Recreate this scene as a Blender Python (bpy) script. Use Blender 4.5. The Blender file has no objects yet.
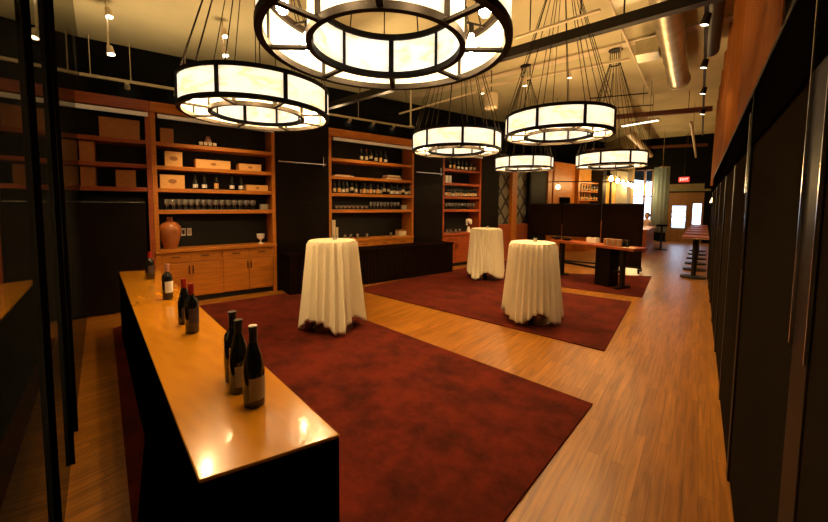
import bpy, bmesh, math, random
from mathutils import Vector, Matrix, noise
random.seed(7)
PI = math.pi
C = bpy.context.scene.collection

# ------------------------------------------------------------------ camera
H = 1.47
YAW, PITCH, ROLL, F = 0.67796, -0.068791, 0.008726, 353.986
SHIFT = 31.98
cyw, syw = math.cos(YAW), math.sin(YAW)
Ry = Matrix(((cyw, 0, syw), (0, 1, 0), (-syw, 0, cyw)))
Rx = Matrix(((1, 0, 0), (0, math.cos(PITCH), -math.sin(PITCH)), (0, math.sin(PITCH), math.cos(PITCH))))
Rz = Matrix(((math.cos(ROLL), -math.sin(ROLL), 0), (math.sin(ROLL), math.cos(ROLL), 0), (0, 0, 1)))
CV = Matrix(((1, 0, 0), (0, 0, -1), (0, 1, 0)))
CM = CV @ Ry @ Rx @ Rz
cam_d = bpy.data.cameras.new('camera')
cam = bpy.data.objects.new('camera', cam_d); C.objects.link(cam)
cam.matrix_world = Matrix.Translation((0, 0, H)) @ CM.to_4x4()
cam_d.sensor_width = 36; cam_d.sensor_fit = 'HORIZONTAL'
cam_d.lens = F / 828 * 36; cam_d.shift_y = -SHIFT / 828
cam_d.clip_start = 0.03; cam_d.clip_end = 200
bpy.context.scene.camera = cam

def ray(px, py): return CM @ Vector(((px - 414) / F, -(py - 261 + SHIFT) / F, -1))
def at(px, py, z=0.0):            # the point of the level plane z seen at this place of the photograph
    v = ray(px, py); t = (z - H) / v.z
    return Vector((0, 0, H)) + v * t
def onp(px, py, p, n):
    v = ray(px, py); o = Vector((0, 0, H)); n = Vector((n[0], n[1], 0))
    return o + v * ((Vector((p[0], p[1], 0)) - Vector((0, 0, 0))).dot(n) / v.dot(n))
def zat(p, px, py):               # height above p seen at the row py
    n = Vector((p[0], p[1], 0)); v = ray(px, py)
    return (Vector((0, 0, H)) + v * (n.dot(n) / v.dot(n))).z

# shelf wall frame: s runs along the wall away from the viewer, d goes into the wall
WP = Vector((-5.5, 3.1, 0)); WE = Vector((.2404, .9707, 0)); WN = Vector((-.9707, .2404, 0)); WA = math.atan2(.9707, .2404)
def W(s, d=0.0, z=0.0): return WP + WE * s + WN * d + Vector((0, 0, z))
def sz(px, py, d=0.0):
    p = WP + WN * d
    q = onp(px, py, p, WN); return (q - WP).dot(WE), q.z
def S(px, d=0.0): return sz(px, 205, d)[0]

# ------------------------------------------------------------------ materials
def newmat(name):
    m = bpy.data.materials.new(name); m.use_nodes = True
    nt = m.node_tree; return m, nt, nt.nodes['Principled BSDF']
def mat(name, col, rough=.5, metal=0, var=.12, scale=8, bump=0, spec=.5, coat=0, stretch=None, sheen=0):
    m, nt, b = newmat(name)
    tc = nt.nodes.new('ShaderNodeTexCoord'); mp = nt.nodes.new('ShaderNodeMapping')
    nt.links.new(tc.outputs['Object'], mp.inputs[0])
    if stretch: mp.inputs['Scale'].default_value = stretch
    n = nt.nodes.new('ShaderNodeTexNoise'); n.inputs['Scale'].default_value = scale; n.inputs['Detail'].default_value = 4
    nt.links.new(mp.outputs[0], n.inputs['Vector'])
    r = nt.nodes.new('ShaderNodeValToRGB'); r.color_ramp.elements[0].position = .3; r.color_ramp.elements[1].position = .7
    r.color_ramp.elements[0].color = (*[c * (1 - var) for c in col], 1); r.color_ramp.elements[1].color = (*[min(1, c * (1 + var)) for c in col], 1)
    nt.links.new(n.outputs[0], r.inputs[0]); nt.links.new(r.outputs[0], b.inputs['Base Color'])
    b.inputs['Roughness'].default_value = rough; b.inputs['Metallic'].default_value = metal
    b.inputs['Specular IOR Level'].default_value = spec; b.inputs['Coat Weight'].default_value = coat; b.inputs['Coat Roughness'].default_value = .08
    b.inputs['Sheen Weight'].default_value = sheen
    if bump:
        bp = nt.nodes.new('ShaderNodeBump'); bp.inputs['Strength'].default_value = bump; bp.inputs['Distance'].default_value = .01
        nt.links.new(n.outputs[0], bp.inputs['Height']); nt.links.new(bp.outputs[0], b.inputs['Normal'])
    return m
def emit(name, col, strength, base=(.8, .75, .65)):
    m, nt, b = newmat(name)
    b.inputs['Base Color'].default_value = (*base, 1); b.inputs['Emission Color'].default_value = (*col, 1)
    b.inputs['Emission Strength'].default_value = strength; b.inputs['Roughness'].default_value = .4
    return m
M = {}
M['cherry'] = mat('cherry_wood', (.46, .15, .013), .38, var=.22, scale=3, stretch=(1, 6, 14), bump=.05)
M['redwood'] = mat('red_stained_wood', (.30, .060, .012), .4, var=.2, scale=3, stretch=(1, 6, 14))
M['crate'] = mat('pale_crate_wood', (.72, .38, .11), .6, var=.12, scale=6, stretch=(2, 2, 14))
M['crate_dark'] = mat('brown_crate_wood', (.36, .14, .035), .6, var=.15, scale=6, stretch=(2, 2, 14))
M['black_panel'] = mat('espresso_panel', (.006, .0032, .002), .5, spec=.08, var=.25, scale=2, stretch=(1, 1, 5))
M['black'] = mat('black_cloth', (.002, .0015, .0012), .9, spec=0, var=.3, scale=20)
M['blackmetal'] = mat('blackened_metal', (.010, .007, .005), .5, spec=.25, var=.2)
M['bronze'] = mat('dark_bronze', (.007, .005, .003), .6, metal=0, var=.2, spec=.15)
M['chrome'] = mat('brushed_steel', (.62, .58, .52), .25, metal=1, var=.06)
M['whitemetal'] = mat('cream_painted_metal', (.62, .52, .36), .45, var=.05)
M['duct'] = mat('galvanised_steel', (.55, .50, .38), .33, metal=.85, var=.2, scale=5)
M['linen'] = mat('ivory_linen', (.78, .70, .52), .85, var=.04, scale=60, bump=.1, sheen=.2)
M['skirt'] = mat('dark_brown_skirting', (.009, .0045, .003), .75, var=.2, scale=30, spec=0)
M['ceiling'] = mat('cream_painted_ceiling', (.50, .45, .27), .8, var=.12, scale=1.2)
M['darkwall'] = mat('charcoal_wall', (.007, .007, .006), .7, spec=0, var=.2, scale=2)
M['slate'] = mat('slate_back_panel', (.009, .009, .007), .5, spec=.25, var=.3, scale=4)
M['orange_drape'] = mat('burnt_orange_fabric', (.27, .085, .010), .8, var=.12, scale=4, stretch=(3, 3, .4), spec=.1)
M['label'] = mat('cream_paper', (.62, .50, .32), .7, var=.08, scale=30)
M['white'] = mat('white_glaze', (.82, .77, .66), .35, var=.05)
M['redfoil'] = mat('red_foil', (.26, .008, .006), .35, var=.1)
M['blackfoil'] = mat('black_foil', (.015, .012, .012), .35, var=.1)
M['pinkfoil'] = mat('dusty_pink_foil', (.42, .20, .14), .35, var=.1)
M['terracotta'] = mat('terracotta_glaze', (.36, .115, .03), .28, var=.15, scale=7, coat=.3)
M['bottle'] = mat('dark_green_glass', (.006, .007, .004), .08, var=.2, coat=.4)
M['shadow_gap'] = mat('black_gap', (.006, .004, .003), .9)
M['brown_door'] = mat('varnished_door_wood', (.22, .11, .035), .45, var=.15, scale=3, stretch=(6, 6, 1))
M['beige'] = mat('beige_plaster', (.45, .34, .18), .8, var=.08)
M['blue_drape'] = mat('pale_blue_grey_sheer', (.26, .38, .46), .6, var=.1, scale=6, stretch=(4, 4, .3))
M['skin'] = mat('skin', (.55, .30, .19), .5, var=.06)
M['hair'] = mat('dark_hair', (.02, .012, .008), .6)
M['shirt'] = mat('pale_pink_shirt', (.62, .45, .42), .8)
M['light_on'] = emit('glowing_bulb', (1, .60, .24), 700)
M['string_on'] = emit('glowing_string_bulb', (1, .62, .22), 260)
M['spot_on'] = emit('lit_spot_lens', (1, .84, .6), 12)
M['tube_on'] = emit('fluorescent_tube', (1, .90, .62), 3.0)
M['strip'] = emit('shelf_strip_light', (1, .74, .38), .12, (.55, .42, .25))
M['exit_red'] = emit('exit_red', (1, .05, .03), 1.3, (.6, .05, .04))
M['exit_txt'] = emit('exit_letters', (1, .55, .5), 2.2)
M['sconce_on'] = emit('sconce_shade', (1, .75, .35), 5)

def mica():
    m, nt, b = newmat('backlit_mica'); nt.nodes.remove(b); out = nt.nodes['Material Output']
    tc = nt.nodes.new('ShaderNodeTexCoord'); mp = nt.nodes.new('ShaderNodeMapping'); mp.inputs['Scale'].default_value = (1.6, 1.6, 5)
    n = nt.nodes.new('ShaderNodeTexNoise'); n.inputs['Scale'].default_value = 3.2; n.inputs['Detail'].default_value = 6; n.inputs['Distortion'].default_value = 1.2
    r = nt.nodes.new('ShaderNodeValToRGB'); r.color_ramp.elements[0].position = .36; r.color_ramp.elements[1].position = .52
    r.color_ramp.elements[0].color = (.84, .74, .54, 1); r.color_ramp.elements[1].color = (.96, .94, .86, 1)
    nt.links.new(tc.outputs['Object'], mp.inputs[0]); nt.links.new(mp.outputs[0], n.inputs['Vector']); nt.links.new(n.outputs[0], r.inputs[0])
    d = nt.nodes.new('ShaderNodeBsdfDiffuse'); t = nt.nodes.new('ShaderNodeBsdfTranslucent'); e = nt.nodes.new('ShaderNodeEmission')
    e.inputs['Strength'].default_value = MICA_E
    mx = nt.nodes.new('ShaderNodeMixShader'); mx.inputs[0].default_value = .72; ad = nt.nodes.new('ShaderNodeAddShader')
    for q in (d, t, e): nt.links.new(r.outputs[0], q.inputs['Color'])
    nt.links.new(d.outputs[0], mx.inputs[1]); nt.links.new(t.outputs[0], mx.inputs[2]); nt.links.new(mx.outputs[0], ad.inputs[0]); nt.links.new(e.outputs[0], ad.inputs[1])
    nt.links.new(ad.outputs[0], out.inputs[0]); return m
MICA_E = .42
M['mica'] = mica(); MICA_E = .5; M['mica_bright'] = mica(); M['light_dim'] = emit('softer_glowing_bulb', (1, .62, .27), 260)

def glassy(name, tint, gloss=.25, opaque=None):
    m, nt, b = newmat(name); nt.nodes.remove(b); out = nt.nodes['Material Output']
    g = nt.nodes.new('ShaderNodeBsdfGlossy'); g.inputs['Roughness'].default_value = .04; g.inputs['Color'].default_value = (.9, .9, .9, 1)
    t = nt.nodes.new('ShaderNodeBsdfTransparent' if opaque is None else 'ShaderNodeBsdfDiffuse'); t.inputs['Color'].default_value = (*tint, 1)
    lw = nt.nodes.new('ShaderNodeLayerWeight'); lw.inputs['Blend'].default_value = gloss
    mx = nt.nodes.new('ShaderNodeMixShader'); nt.links.new(lw.outputs['Fresnel' if opaque is None else 'Facing'], mx.inputs[0])
    nt.links.new(t.outputs[0], mx.inputs[1]); nt.links.new(g.outputs[0], mx.inputs[2]); nt.links.new(mx.outputs[0], out.inputs[0]); return m
M['glass'] = glassy('clear_glass', (.93, .93, .9), .45)
_nt = M['glass'].node_tree; _o = _nt.nodes['Material Output']; _s = _o.inputs[0].links[0].from_socket
_d = _nt.nodes.new('ShaderNodeBsdfDiffuse'); _d.inputs[0].default_value = (.85, .82, .75, 1); _m = _nt.nodes.new('ShaderNodeMixShader'); _m.inputs[0].default_value = .13  # white diffuse mixed in to stand for the reflections the glass lacks
_nt.links.new(_s, _m.inputs[1]); _nt.links.new(_d.outputs[0], _m.inputs[2]); _nt.links.new(_m.outputs[0], _o.inputs[0])
M['pane'] = glassy('window_glass', (.95, .97, 1), .1)
# dark mirror-like partition glass
m, nt, b = newmat('smoked_glass'); nt.nodes.remove(b); out = nt.nodes['Material Output']
g = nt.nodes.new('ShaderNodeBsdfGlossy'); g.inputs['Roughness'].default_value = .015; g.inputs['Color'].default_value = (.36, .36, .32, 1)
d = nt.nodes.new('ShaderNodeBsdfDiffuse'); d.inputs['Color'].default_value = (.006, .006, .005, 1)
nz = nt.nodes.new('ShaderNodeTexNoise'); nz.inputs['Scale'].default_value = 1.5
mr = nt.nodes.new('ShaderNodeMapRange'); mr.inputs['To Min'].default_value = .010; mr.inputs['To Max'].default_value = .035
nt.links.new(nz.outputs[0], mr.inputs['Value']); nt.links.new(mr.outputs[0], g.inputs['Roughness'])
ad = nt.nodes.new('ShaderNodeAddShader'); nt.links.new(g.outputs[0], ad.inputs[0]); nt.links.new(d.outputs[0], ad.inputs[1]); nt.links.new(ad.outputs[0], out.inputs[0]); M['smoked'] = m

def woodfloor(name, c1, c2, rough, coords='Object', scale=(1, 1, 1), plank=True, coat=0):
    m, nt, b = newmat(name)
    tc = nt.nodes.new('ShaderNodeTexCoord'); mp = nt.nodes.new('ShaderNodeMapping'); mp.inputs['Rotation'].default_value = (0, 0, PI / 2)
    nt.links.new(tc.outputs[coords], mp.inputs[0])
    br = nt.nodes.new('ShaderNodeTexBrick'); br.inputs['Scale'].default_value = 1; br.inputs['Brick Width'].default_value = .75; br.inputs['Row Height'].default_value = .065
    br.inputs['Mortar Size'].default_value = .0012; br.inputs['Bias'].default_value = 0
    br.inputs['Color1'].default_value = (*c1, 1); br.inputs['Color2'].default_value = (*c2, 1); br.inputs['Mortar'].default_value = (*[c * .35 for c in c1], 1)
    nt.links.new(mp.outputs[0], br.inputs['Vector'])
    mp2 = nt.nodes.new('ShaderNodeMapping'); mp2.inputs['Scale'].default_value = (26, 1.6, 1) if coords == 'Object' else (1, 1, 1)
    nt.links.new(tc.outputs[coords], mp2.inputs[0])
    n = nt.nodes.new('ShaderNodeTexNoise'); n.inputs['Scale'].default_value = 1.6; n.inputs['Detail'].default_value = 6; n.inputs['Distortion'].default_value = .6
    nt.links.new(mp2.outputs[0], n.inputs['Vector'])
    mr = nt.nodes.new('ShaderNodeMapRange'); mr.inputs['From Min'].default_value = .3; mr.inputs['From Max'].default_value = .7; mr.inputs['To Min'].default_value = .62; mr.inputs['To Max'].default_value = 1.3
    nt.links.new(n.outputs[0], mr.inputs['Value'])
    mx = nt.nodes.new('ShaderNodeMix'); mx.data_type = 'RGBA'; mx.blend_type = 'MULTIPLY'; mx.inputs[0].default_value = 1
    nt.links.new(br.outputs[0], mx.inputs[6]); nt.links.new(mr.outputs[0], mx.inputs[7]); nt.links.new(mx.outputs[2], b.inputs['Base Color'])
    b.inputs['Roughness'].default_value = rough; b.inputs['Coat Weight'].default_value = coat; b.inputs['Coat Roughness'].default_value = .2
    return m
M['floor'] = woodfloor('strip_wood_floor', (.35, .138, .013), (.25, .090, .008), .34)
M['counter'] = mat('lacquered_maple', (.50, .205, .009), .2, var=.14, scale=2.2, stretch=(1.2, 5, 1), coat=.6)
def carpetmat():
    m, nt, b = newmat('mottled_red_carpet')
    tc = nt.nodes.new('ShaderNodeTexCoord')
    n = nt.nodes.new('ShaderNodeTexNoise'); n.inputs['Scale'].default_value = 3.2; n.inputs['Detail'].default_value = 8; n.inputs['Roughness'].default_value = .7
    n2 = nt.nodes.new('ShaderNodeTexNoise'); n2.inputs['Scale'].default_value = 420; n2.inputs['Detail'].default_value = 2
    r = nt.nodes.new('ShaderNodeValToRGB'); e = r.color_ramp.elements; e[0].position = .36; e[1].position = .66
    e[0].color = (.030, .005, .0025, 1); e[1].color = (.120, .014, .006, 1)
    for q in (n, n2): nt.links.new(tc.outputs['Object'], q.inputs['Vector'])
    nt.links.new(n.outputs[0], r.inputs[0]); nt.links.new(r.outputs[0], b.inputs['Base Color'])
    bp = nt.nodes.new('ShaderNodeBump'); bp.inputs['Strength'].default_value = .5; bp.inputs['Distance'].default_value = .004
    nt.links.new(n2.outputs[0], bp.inputs['Height']); nt.links.new(bp.outputs[0], b.inputs['Normal'])
    b.inputs['Roughness'].default_value = .95; b.inputs['Sheen Weight'].default_value = .12; b.inputs['Sheen Tint'].default_value = (.8, .15, .07, 1); b.inputs['Specular IOR Level'].default_value = .1
    return m
M['carpet'] = carpetmat()
def lattice():
    m, nt, b = newmat('lattice_screen_glass')
    tc = nt.nodes.new('ShaderNodeTexCoord'); sp = nt.nodes.new('ShaderNodeSeparateXYZ'); nt.links.new(tc.outputs['Object'], sp.inputs[0])
    def mth(op, a, b_=None):
        k = nt.nodes.new('ShaderNodeMath'); k.operation = op
        for i, v in enumerate((a, b_)):
            if v is None: continue
            if isinstance(v, (int, float)): k.inputs[i].default_value = v
            else: nt.links.new(v, k.inputs[i])
        return k.outputs[0]
    xs = mth('MULTIPLY', sp.outputs[0], 2.4); zs = mth('MULTIPLY', sp.outputs[2], 1.9)
    a = mth('PINGPONG', mth('ADD', xs, zs), .5); c = mth('PINGPONG', mth('SUBTRACT', xs, zs), .5)
    mn = mth('MINIMUM', a, c); st = mth('GREATER_THAN', mn, .10)
    mx = nt.nodes.new('ShaderNodeMix'); mx.data_type = 'RGBA'; nt.links.new(st, mx.inputs[0])
    mx.inputs[6].default_value = (.010, .008, .006, 1); mx.inputs[7].default_value = (.17, .17, .13, 1)
    nt.links.new(mx.outputs[2], b.inputs['Base Color']); b.inputs['Roughness'].default_value = .5
    return m
M['lattice'] = lattice()

# ------------------------------------------------------------------ mesh builder
class MB:
    def __init__(s): s.v = []; s.f = []
    def add(s, vs, fs):
        o = len(s.v); s.v += [Vector(v) for v in vs]; s.f += [[i + o for i in f] for f in fs]; return s
    def box(s, x0, x1, y0, y1, z0, z1):
        return s.add([(x0, y0, z0), (x1, y0, z0), (x1, y1, z0), (x0, y1, z0), (x0, y0, z1), (x1, y0, z1), (x1, y1, z1), (x0, y1, z1)],
                     [[0, 3, 2, 1], [4, 5, 6, 7], [0, 1, 5, 4], [1, 2, 6, 5], [2, 3, 7, 6], [3, 0, 4, 7]])
    def tube(s, pts, r, n=10, cap=True):
        pts = [Vector(p) for p in pts]; rs = r if isinstance(r, (list, tuple)) else [r] * len(pts)
        t0 = (pts[1] - pts[0]).normalized(); up = Vector((0, 0, 1)) if abs(t0.z) < .9 else Vector((1, 0, 0))
        vs = []
        for i, p in enumerate(pts):
            t = (pts[min(i + 1, len(pts) - 1)] - pts[max(i - 1, 0)]).normalized()
            a = t.cross(up)
            if a.length < 1e-4: a = t.cross(Vector((0, 1, 0)))
            a.normalize(); b = a.cross(t)
            vs += [p + (a * math.cos(k * 2 * PI / n) + b * math.sin(k * 2 * PI / n)) * rs[i] for k in range(n)]
        fs = [[i * n + k, i * n + (k + 1) % n, (i + 1) * n + (k + 1) % n, (i + 1) * n + k] for i in range(len(pts) - 1) for k in range(n)]
        if cap: fs += [list(range(n))[::-1], [(len(pts) - 1) * n + k for k in range(n)]]
        return s.add(vs, fs)
    def bar(s, p0, p1, w, h):           # a rectangular bar from p0 to p1
        p0 = Vector(p0); p1 = Vector(p1); t = (p1 - p0).normalized(); up = Vector((0, 0, 1)) if abs(t.z) < .95 else Vector((1, 0, 0))
        a = t.cross(up).normalized() * w / 2; b = a.cross(t).normalized() * h / 2
        vs = [p + q for p in (p0, p1) for q in (-a - b, a - b, a + b, -a + b)]
        return s.add(vs, [[0, 1, 2, 3], [7, 6, 5, 4], [0, 4, 5, 1], [1, 5, 6, 2], [2, 6, 7, 3], [3, 7, 4, 0]])
    def lathe(s, prof, n=20, c=(0, 0, 0)):
        c = Vector(c); vs = [c + Vector((r * math.cos(2 * PI * k / n), r * math.sin(2 * PI * k / n), z)) for r, z in prof for k in range(n)]
        fs = [[i * n + k, i * n + (k + 1) % n, (i + 1) * n + (k + 1) % n, (i + 1) * n + k] for i in range(len(prof) - 1) for k in range(n)]
        if prof[0][0] > 1e-5: fs.append(list(range(n))[::-1])
        if prof[-1][0] > 1e-5: fs.append([(len(prof) - 1) * n + k for k in range(n)])
        return s.add(vs, fs)
    def ring(s, r0, r1, z0, z1, a0=0, a1=2 * PI, n=48):
        full = abs(a1 - a0 - 2 * PI) < 1e-6; m = n if full else n + 1; vs = []
        for k in range(m):
            a = a0 + (a1 - a0) * k / n
            for r, z in ((r0, z0), (r1, z0), (r1, z1), (r0, z1)): vs.append((r * math.cos(a), r * math.sin(a), z))
        fs = []
        for k in range(n):
            k2 = (k + 1) % m
            for j in range(4): fs.append([k * 4 + j, k * 4 + (j + 1) % 4, k2 * 4 + (j + 1) % 4, k2 * 4 + j])
        if not full: fs += [[3, 2, 1, 0], [n * 4 + j for j in range(4)]]
        return s.add(vs, fs)
    def build(s, name, m, parent=None, bevel=0, solid=0, loc=None):
        me = bpy.data.meshes.new(name); me.from_pydata([tuple(v) for v in s.v], [], s.f); me.validate()
        bm = bmesh.new(); bm.from_mesh(me); bmesh.ops.remove_doubles(bm, verts=bm.verts, dist=1e-6); bmesh.ops.recalc_face_normals(bm, faces=bm.faces); bm.to_mesh(me); bm.free()
        me.polygons.foreach_set('use_smooth', [True] * len(me.polygons)); me.set_sharp_from_angle(angle=math.radians(32))
        me.materials.append(M[m] if isinstance(m, str) else m)
        o = bpy.data.objects.new(name, me); C.objects.link(o)
        if parent is not None: o.parent = parent
        if loc is not None: o.location = loc
        if bevel:
            md = o.modifiers.new('bevel', 'BEVEL'); md.width = bevel; md.segments = 2; md.limit_method = 'ANGLE'
        return o

def thing(name, label, cat, loc=(0, 0, 0), rotz=0, group=None):
    o = bpy.data.objects.new(name, None); C.objects.link(o); o.location = loc; o.rotation_euler = (0, 0, rotz); o.empty_display_size = .1
    o['label'] = label; o['category'] = cat
    if group: o['group'] = group
    return o
def tag(o, label, cat, group=None):
    o['label'] = label; o['category'] = cat
    if group: o['group'] = group
    return o
def struct(o): o['kind'] = 'structure'; return o
def dup(root, loc, rotz=None, label=None, group=None):
    r = root.copy(); C.objects.link(r); r.location = loc
    if rotz is not None: r.rotation_euler = (0, 0, rotz)
    if label: r['label'] = label
    if group: r['group'] = group
    for ch in list(root.children):
        c = ch.copy(); C.objects.link(c); c.parent = r
        for g in list(ch.children):
            d = g.copy(); C.objects.link(d); d.parent = c
    return r
ORD = 'first second third fourth fifth sixth seventh eighth ninth tenth eleventh twelfth thirteenth fourteenth fifteenth sixteenth seventeenth eighteenth nineteenth twentieth twenty-first twenty-second twenty-third twenty-fourth'.split()

# ------------------------------------------------------------------ shell
CE = 4.4; YF = 18.56; GN = Vector((-.167, -.986, 0)); GN.normalize(); GD = .179
GE = Vector((-GN.y * -1, GN.x, 0)); GE = Vector((-.986, .167, 0)).normalized()
G0 = GN * GD                                              # glass plane point nearest the viewer
def GP(t, off=0.0, z=0.0): return G0 + GE * t - GN * off + Vector((0, 0, z))   # off > 0: towards the room
MB().box(-10, .6, -1.6, 19.2, -.06, 0).build('floor', 'floor')
fl = struct(bpy.data.objects['floor'])
struct(MB().box(-10, .6, -1.6, 19.2, CE, CE + .1).build('ceiling', 'ceiling'))
# left wall: lower part behind the bookcases, upper part set back above them
SB = .42
s_end = S(631)
def wallpiece(name, s0, s1, d0, d1, z0, z1, m): 
    o = MB().box(s0, s1, d0, d1, z0, z1).build(name, m); o.location = WP; o.rotation_euler = (0, 0, WA); return o
struct(wallpiece('wall_left', -2.9, s_end, SB, SB + .08, 0, 2.84, 'darkwall'))
u0 = at(50, 31, CE); u1 = at(374, 96, CE); ue = (u1 - u0).normalized()
ua = u0 - ue * 2.5; ub = u0 + ue * 24
un = Vector((-ue.y, ue.x, 0)); q = un * .08
def quadwall(name, a, b, th, z0, z1, m):
    a = Vector(a); b = Vector(b); n = Vector((-(b - a).y, (b - a).x, 0)).normalized() * th
    return struct(MB().add([(a.x, a.y, z0), (b.x, b.y, z0), (b.x + n.x, b.y + n.y, z0), (a.x + n.x, a.y + n.y, z0), (a.x, a.y, z1), (b.x, b.y, z1), (b.x + n.x, b.y + n.y, z1), (a.x + n.x, a.y + n.y, z1)],
        [[0, 3, 2, 1], [4, 5, 6, 7], [0, 1, 5, 4], [1, 2, 6, 5], [2, 3, 7, 6], [3, 0, 4, 7]]).build(name, m))
quadwall('wall_left_upper', ua, ub, .08, 2.84, CE, 'darkwall')
# ledge over the bookcases
a0 = W(-2.9, SB); a1 = W(s_end, SB)
struct(MB().add([(a0.x, a0.y, 2.84), (a1.x, a1.y, 2.84), (ub.x, ub.y, 2.84), (ua.x, ua.y, 2.84), (a0.x, a0.y, 2.88), (a1.x, a1.y, 2.88), (ub.x, ub.y, 2.88), (ua.x, ua.y, 2.88)],
    [[0, 3, 2, 1], [4, 5, 6, 7], [0, 1, 5, 4], [1, 2, 6, 5], [2, 3, 7, 6], [3, 0, 4, 7]]).build('trim_ledge', 'darkwall'))
# right wall
struct(MB().box(.5, .58, -1.6, 19.2, 0, CE).build('wall_right', 'beige'))
# near glass partition: panes and black mullions
gw = struct(MB().add([GP(t, off, z) for z in (0, CE) for t, off in ((-1.2, 0), (9.6, 0), (9.6, -.06), (-1.2, -.06))],
    [[0, 3, 2, 1], [4, 5, 6, 7], [0, 1, 5, 4], [1, 2, 6, 5], [2, 3, 7, 6], [3, 0, 4, 7]]).build('wall_near', 'smoked'))
def gt(px, py): 
    p = onp(px, py, G0, GN); return (p - G0).dot(GE)
k = 1
for px, py, w in ((38.6, 250, .036), (58, 250, .036), (68, 320, .04), (5, 250, .0)):
    if not w: continue
    t = gt(px, py)
    struct(MB().bar(GP(t, .008, 0), GP(t, .008, CE), .016, w).build('trim_%d' % k, 'black')); k += 1
# far wall with door and windows (openings left in it)
def farbox(x0, x1, z0, z1, name, m, y0=YF, y1=YF + .12): return struct(MB().box(x0, x1, y0, y1, z0, z1).build(name, m))
def fx(px, py=205): p = onp(px, py, (0, YF), (0, 1)); return p.x, p.z
xd0, xd1 = fx(667)[0], fx(700)[0]
dz = 2.02
pz = [fx(672.5)[0], fx(686)[0], fx(692.5)[0], fx(698.5)[0]]; zt = fx(679, 206)[1]; zb = fx(679, 228)[1]
wx = [fx(631)[0], fx(652)[0]]; wzb, wzt = .75, 3.1
w_l = -7.5
fw = MB()
fw.box(w_l, wx[0], YF, YF + .12, 0, CE); fw.box(wx[0], wx[1], YF, YF + .12, 0, wzb); fw.box(wx[0], wx[1], YF, YF + .12, wzt, CE)
fw.box(wx[1], xd0, YF, YF + .12, 0, CE); fw.box(xd0, .5, YF, YF + .12, dz + .05, CE)
fw.box(xd1 + .12, .5, YF, YF + .12, 0, dz + .05)
struct(fw.build('wall_far', 'darkwall'))
ss = W(s_end, 0); quadwall('wall_far_side', (ss.x, ss.y), (-3.6, YF), -.08, 0, CE, 'beige')
# door with pane and sidelight
dr = bpy.data.objects.new('door_1', None); C.objects.link(dr); dr['kind'] = 'structure'; dr.location = (0, YF + .02, 0)
fr = MB(); fr.box(xd0, xd0 + .07, 0, .08, 0, dz + .05); fr.box(xd0, xd1 + .12, 0, .08, dz - .02, dz + .05); fr.box(pz[1] + .12, pz[1] + .19, 0, .08, 0, dz - .02); fr.box(xd1 + .05, xd1 + .12, 0, .08, 0, dz - .02)
fr.build('door_frame', 'brown_door', dr)
lf = MB(); a, b_ = xd0 + .07, pz[1] + .12
lf.box(a, pz[0], .02, .06, 0, dz - .02); lf.box(pz[1], b_, .02, .06, 0, dz - .02); lf.box(pz[0], pz[1], .02, .06, 0, zb); lf.box(pz[0], pz[1], .02, .06, zt, dz - .02)
lf.build('door_leaf', 'brown_door', dr)
lf = MB(); lf.box(pz[0], pz[1], .035, .045, zb, zt); lf.build('glass_pane', 'pane', dr)
mu = MB()
for i in (1, 2, 3): mu.box(pz[0], pz[1], .03, .05, zb + (zt - zb) * i / 4 - .02, zb + (zt - zb) * i / 4 + .02)
mu.build('muntins', 'whitemetal', dr)
sl = MB(); a = pz[1] + .19; sl.box(a, pz[2] + .02, .02, .06, 0, dz - .02); sl.box(pz[2] + .02, xd1 + .05, .02, .06, 0, zb); sl.box(pz[2] + .02, xd1 + .05, .02, .06, zt + .1, dz - .02); sl.build('sidelight_panel', 'brown_door', dr)
sl = MB(); sl.box(pz[2] + .02, xd1 + .05, .035, .045, zb, zt + .1); sl.build('sidelight_glass', 'pane', dr)
sl = MB(); sl.box(b_ - .09, b_ - .06, -.05, .02, .95, 1.1); sl.build('door_handle', 'chrome', dr)
# far window
wd = bpy.data.objects.new('window_1', None); C.objects.link(wd); wd['kind'] = 'structure'; wd.location = (0, YF + .03, 0)
wf = MB(); wf.box(wx[0], wx[0] + .05, 0, .07, wzb, wzt); wf.box(wx[1] - .05, wx[1], 0, .07, wzb, wzt); wf.box(wx[0], wx[1], 0, .07, wzb, wzb + .05); wf.box(wx[0], wx[1], 0, .07, wzt - .05, wzt)
xm = fx(643.5)[0]; wf.box(xm - .04, xm + .04, 0, .07, wzb, wzt); wf.box(wx[0], wx[1], 0, .05, 1.9, 1.95); wf.build('window_frame', 'brown_door', wd)
wf = MB(); wf.box(wx[0], wx[1], .03, .035, wzb, wzt); wf.build('window_pane', 'pane', wd)
# shutters of light: street outside as ground
struct(MB().box(-12, 8, 19.3, 40, -.06, -.02).build('ground_outside', mat('grey_pavement', (.3, .3, .3), .9)))
# transom shelf over the door
o = MB(); o.box(xd0, xd1 + .3, -.25, 0, 2.12, 2.2); o.box(xd0 + .05, xd1 + .1, -.12, 0, 2.2, 2.42); o = o.build('trim_transom', mat('olive_painted_board', (.16, .15, .08), .6), loc=(0, YF, 0)); struct(o)

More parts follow.
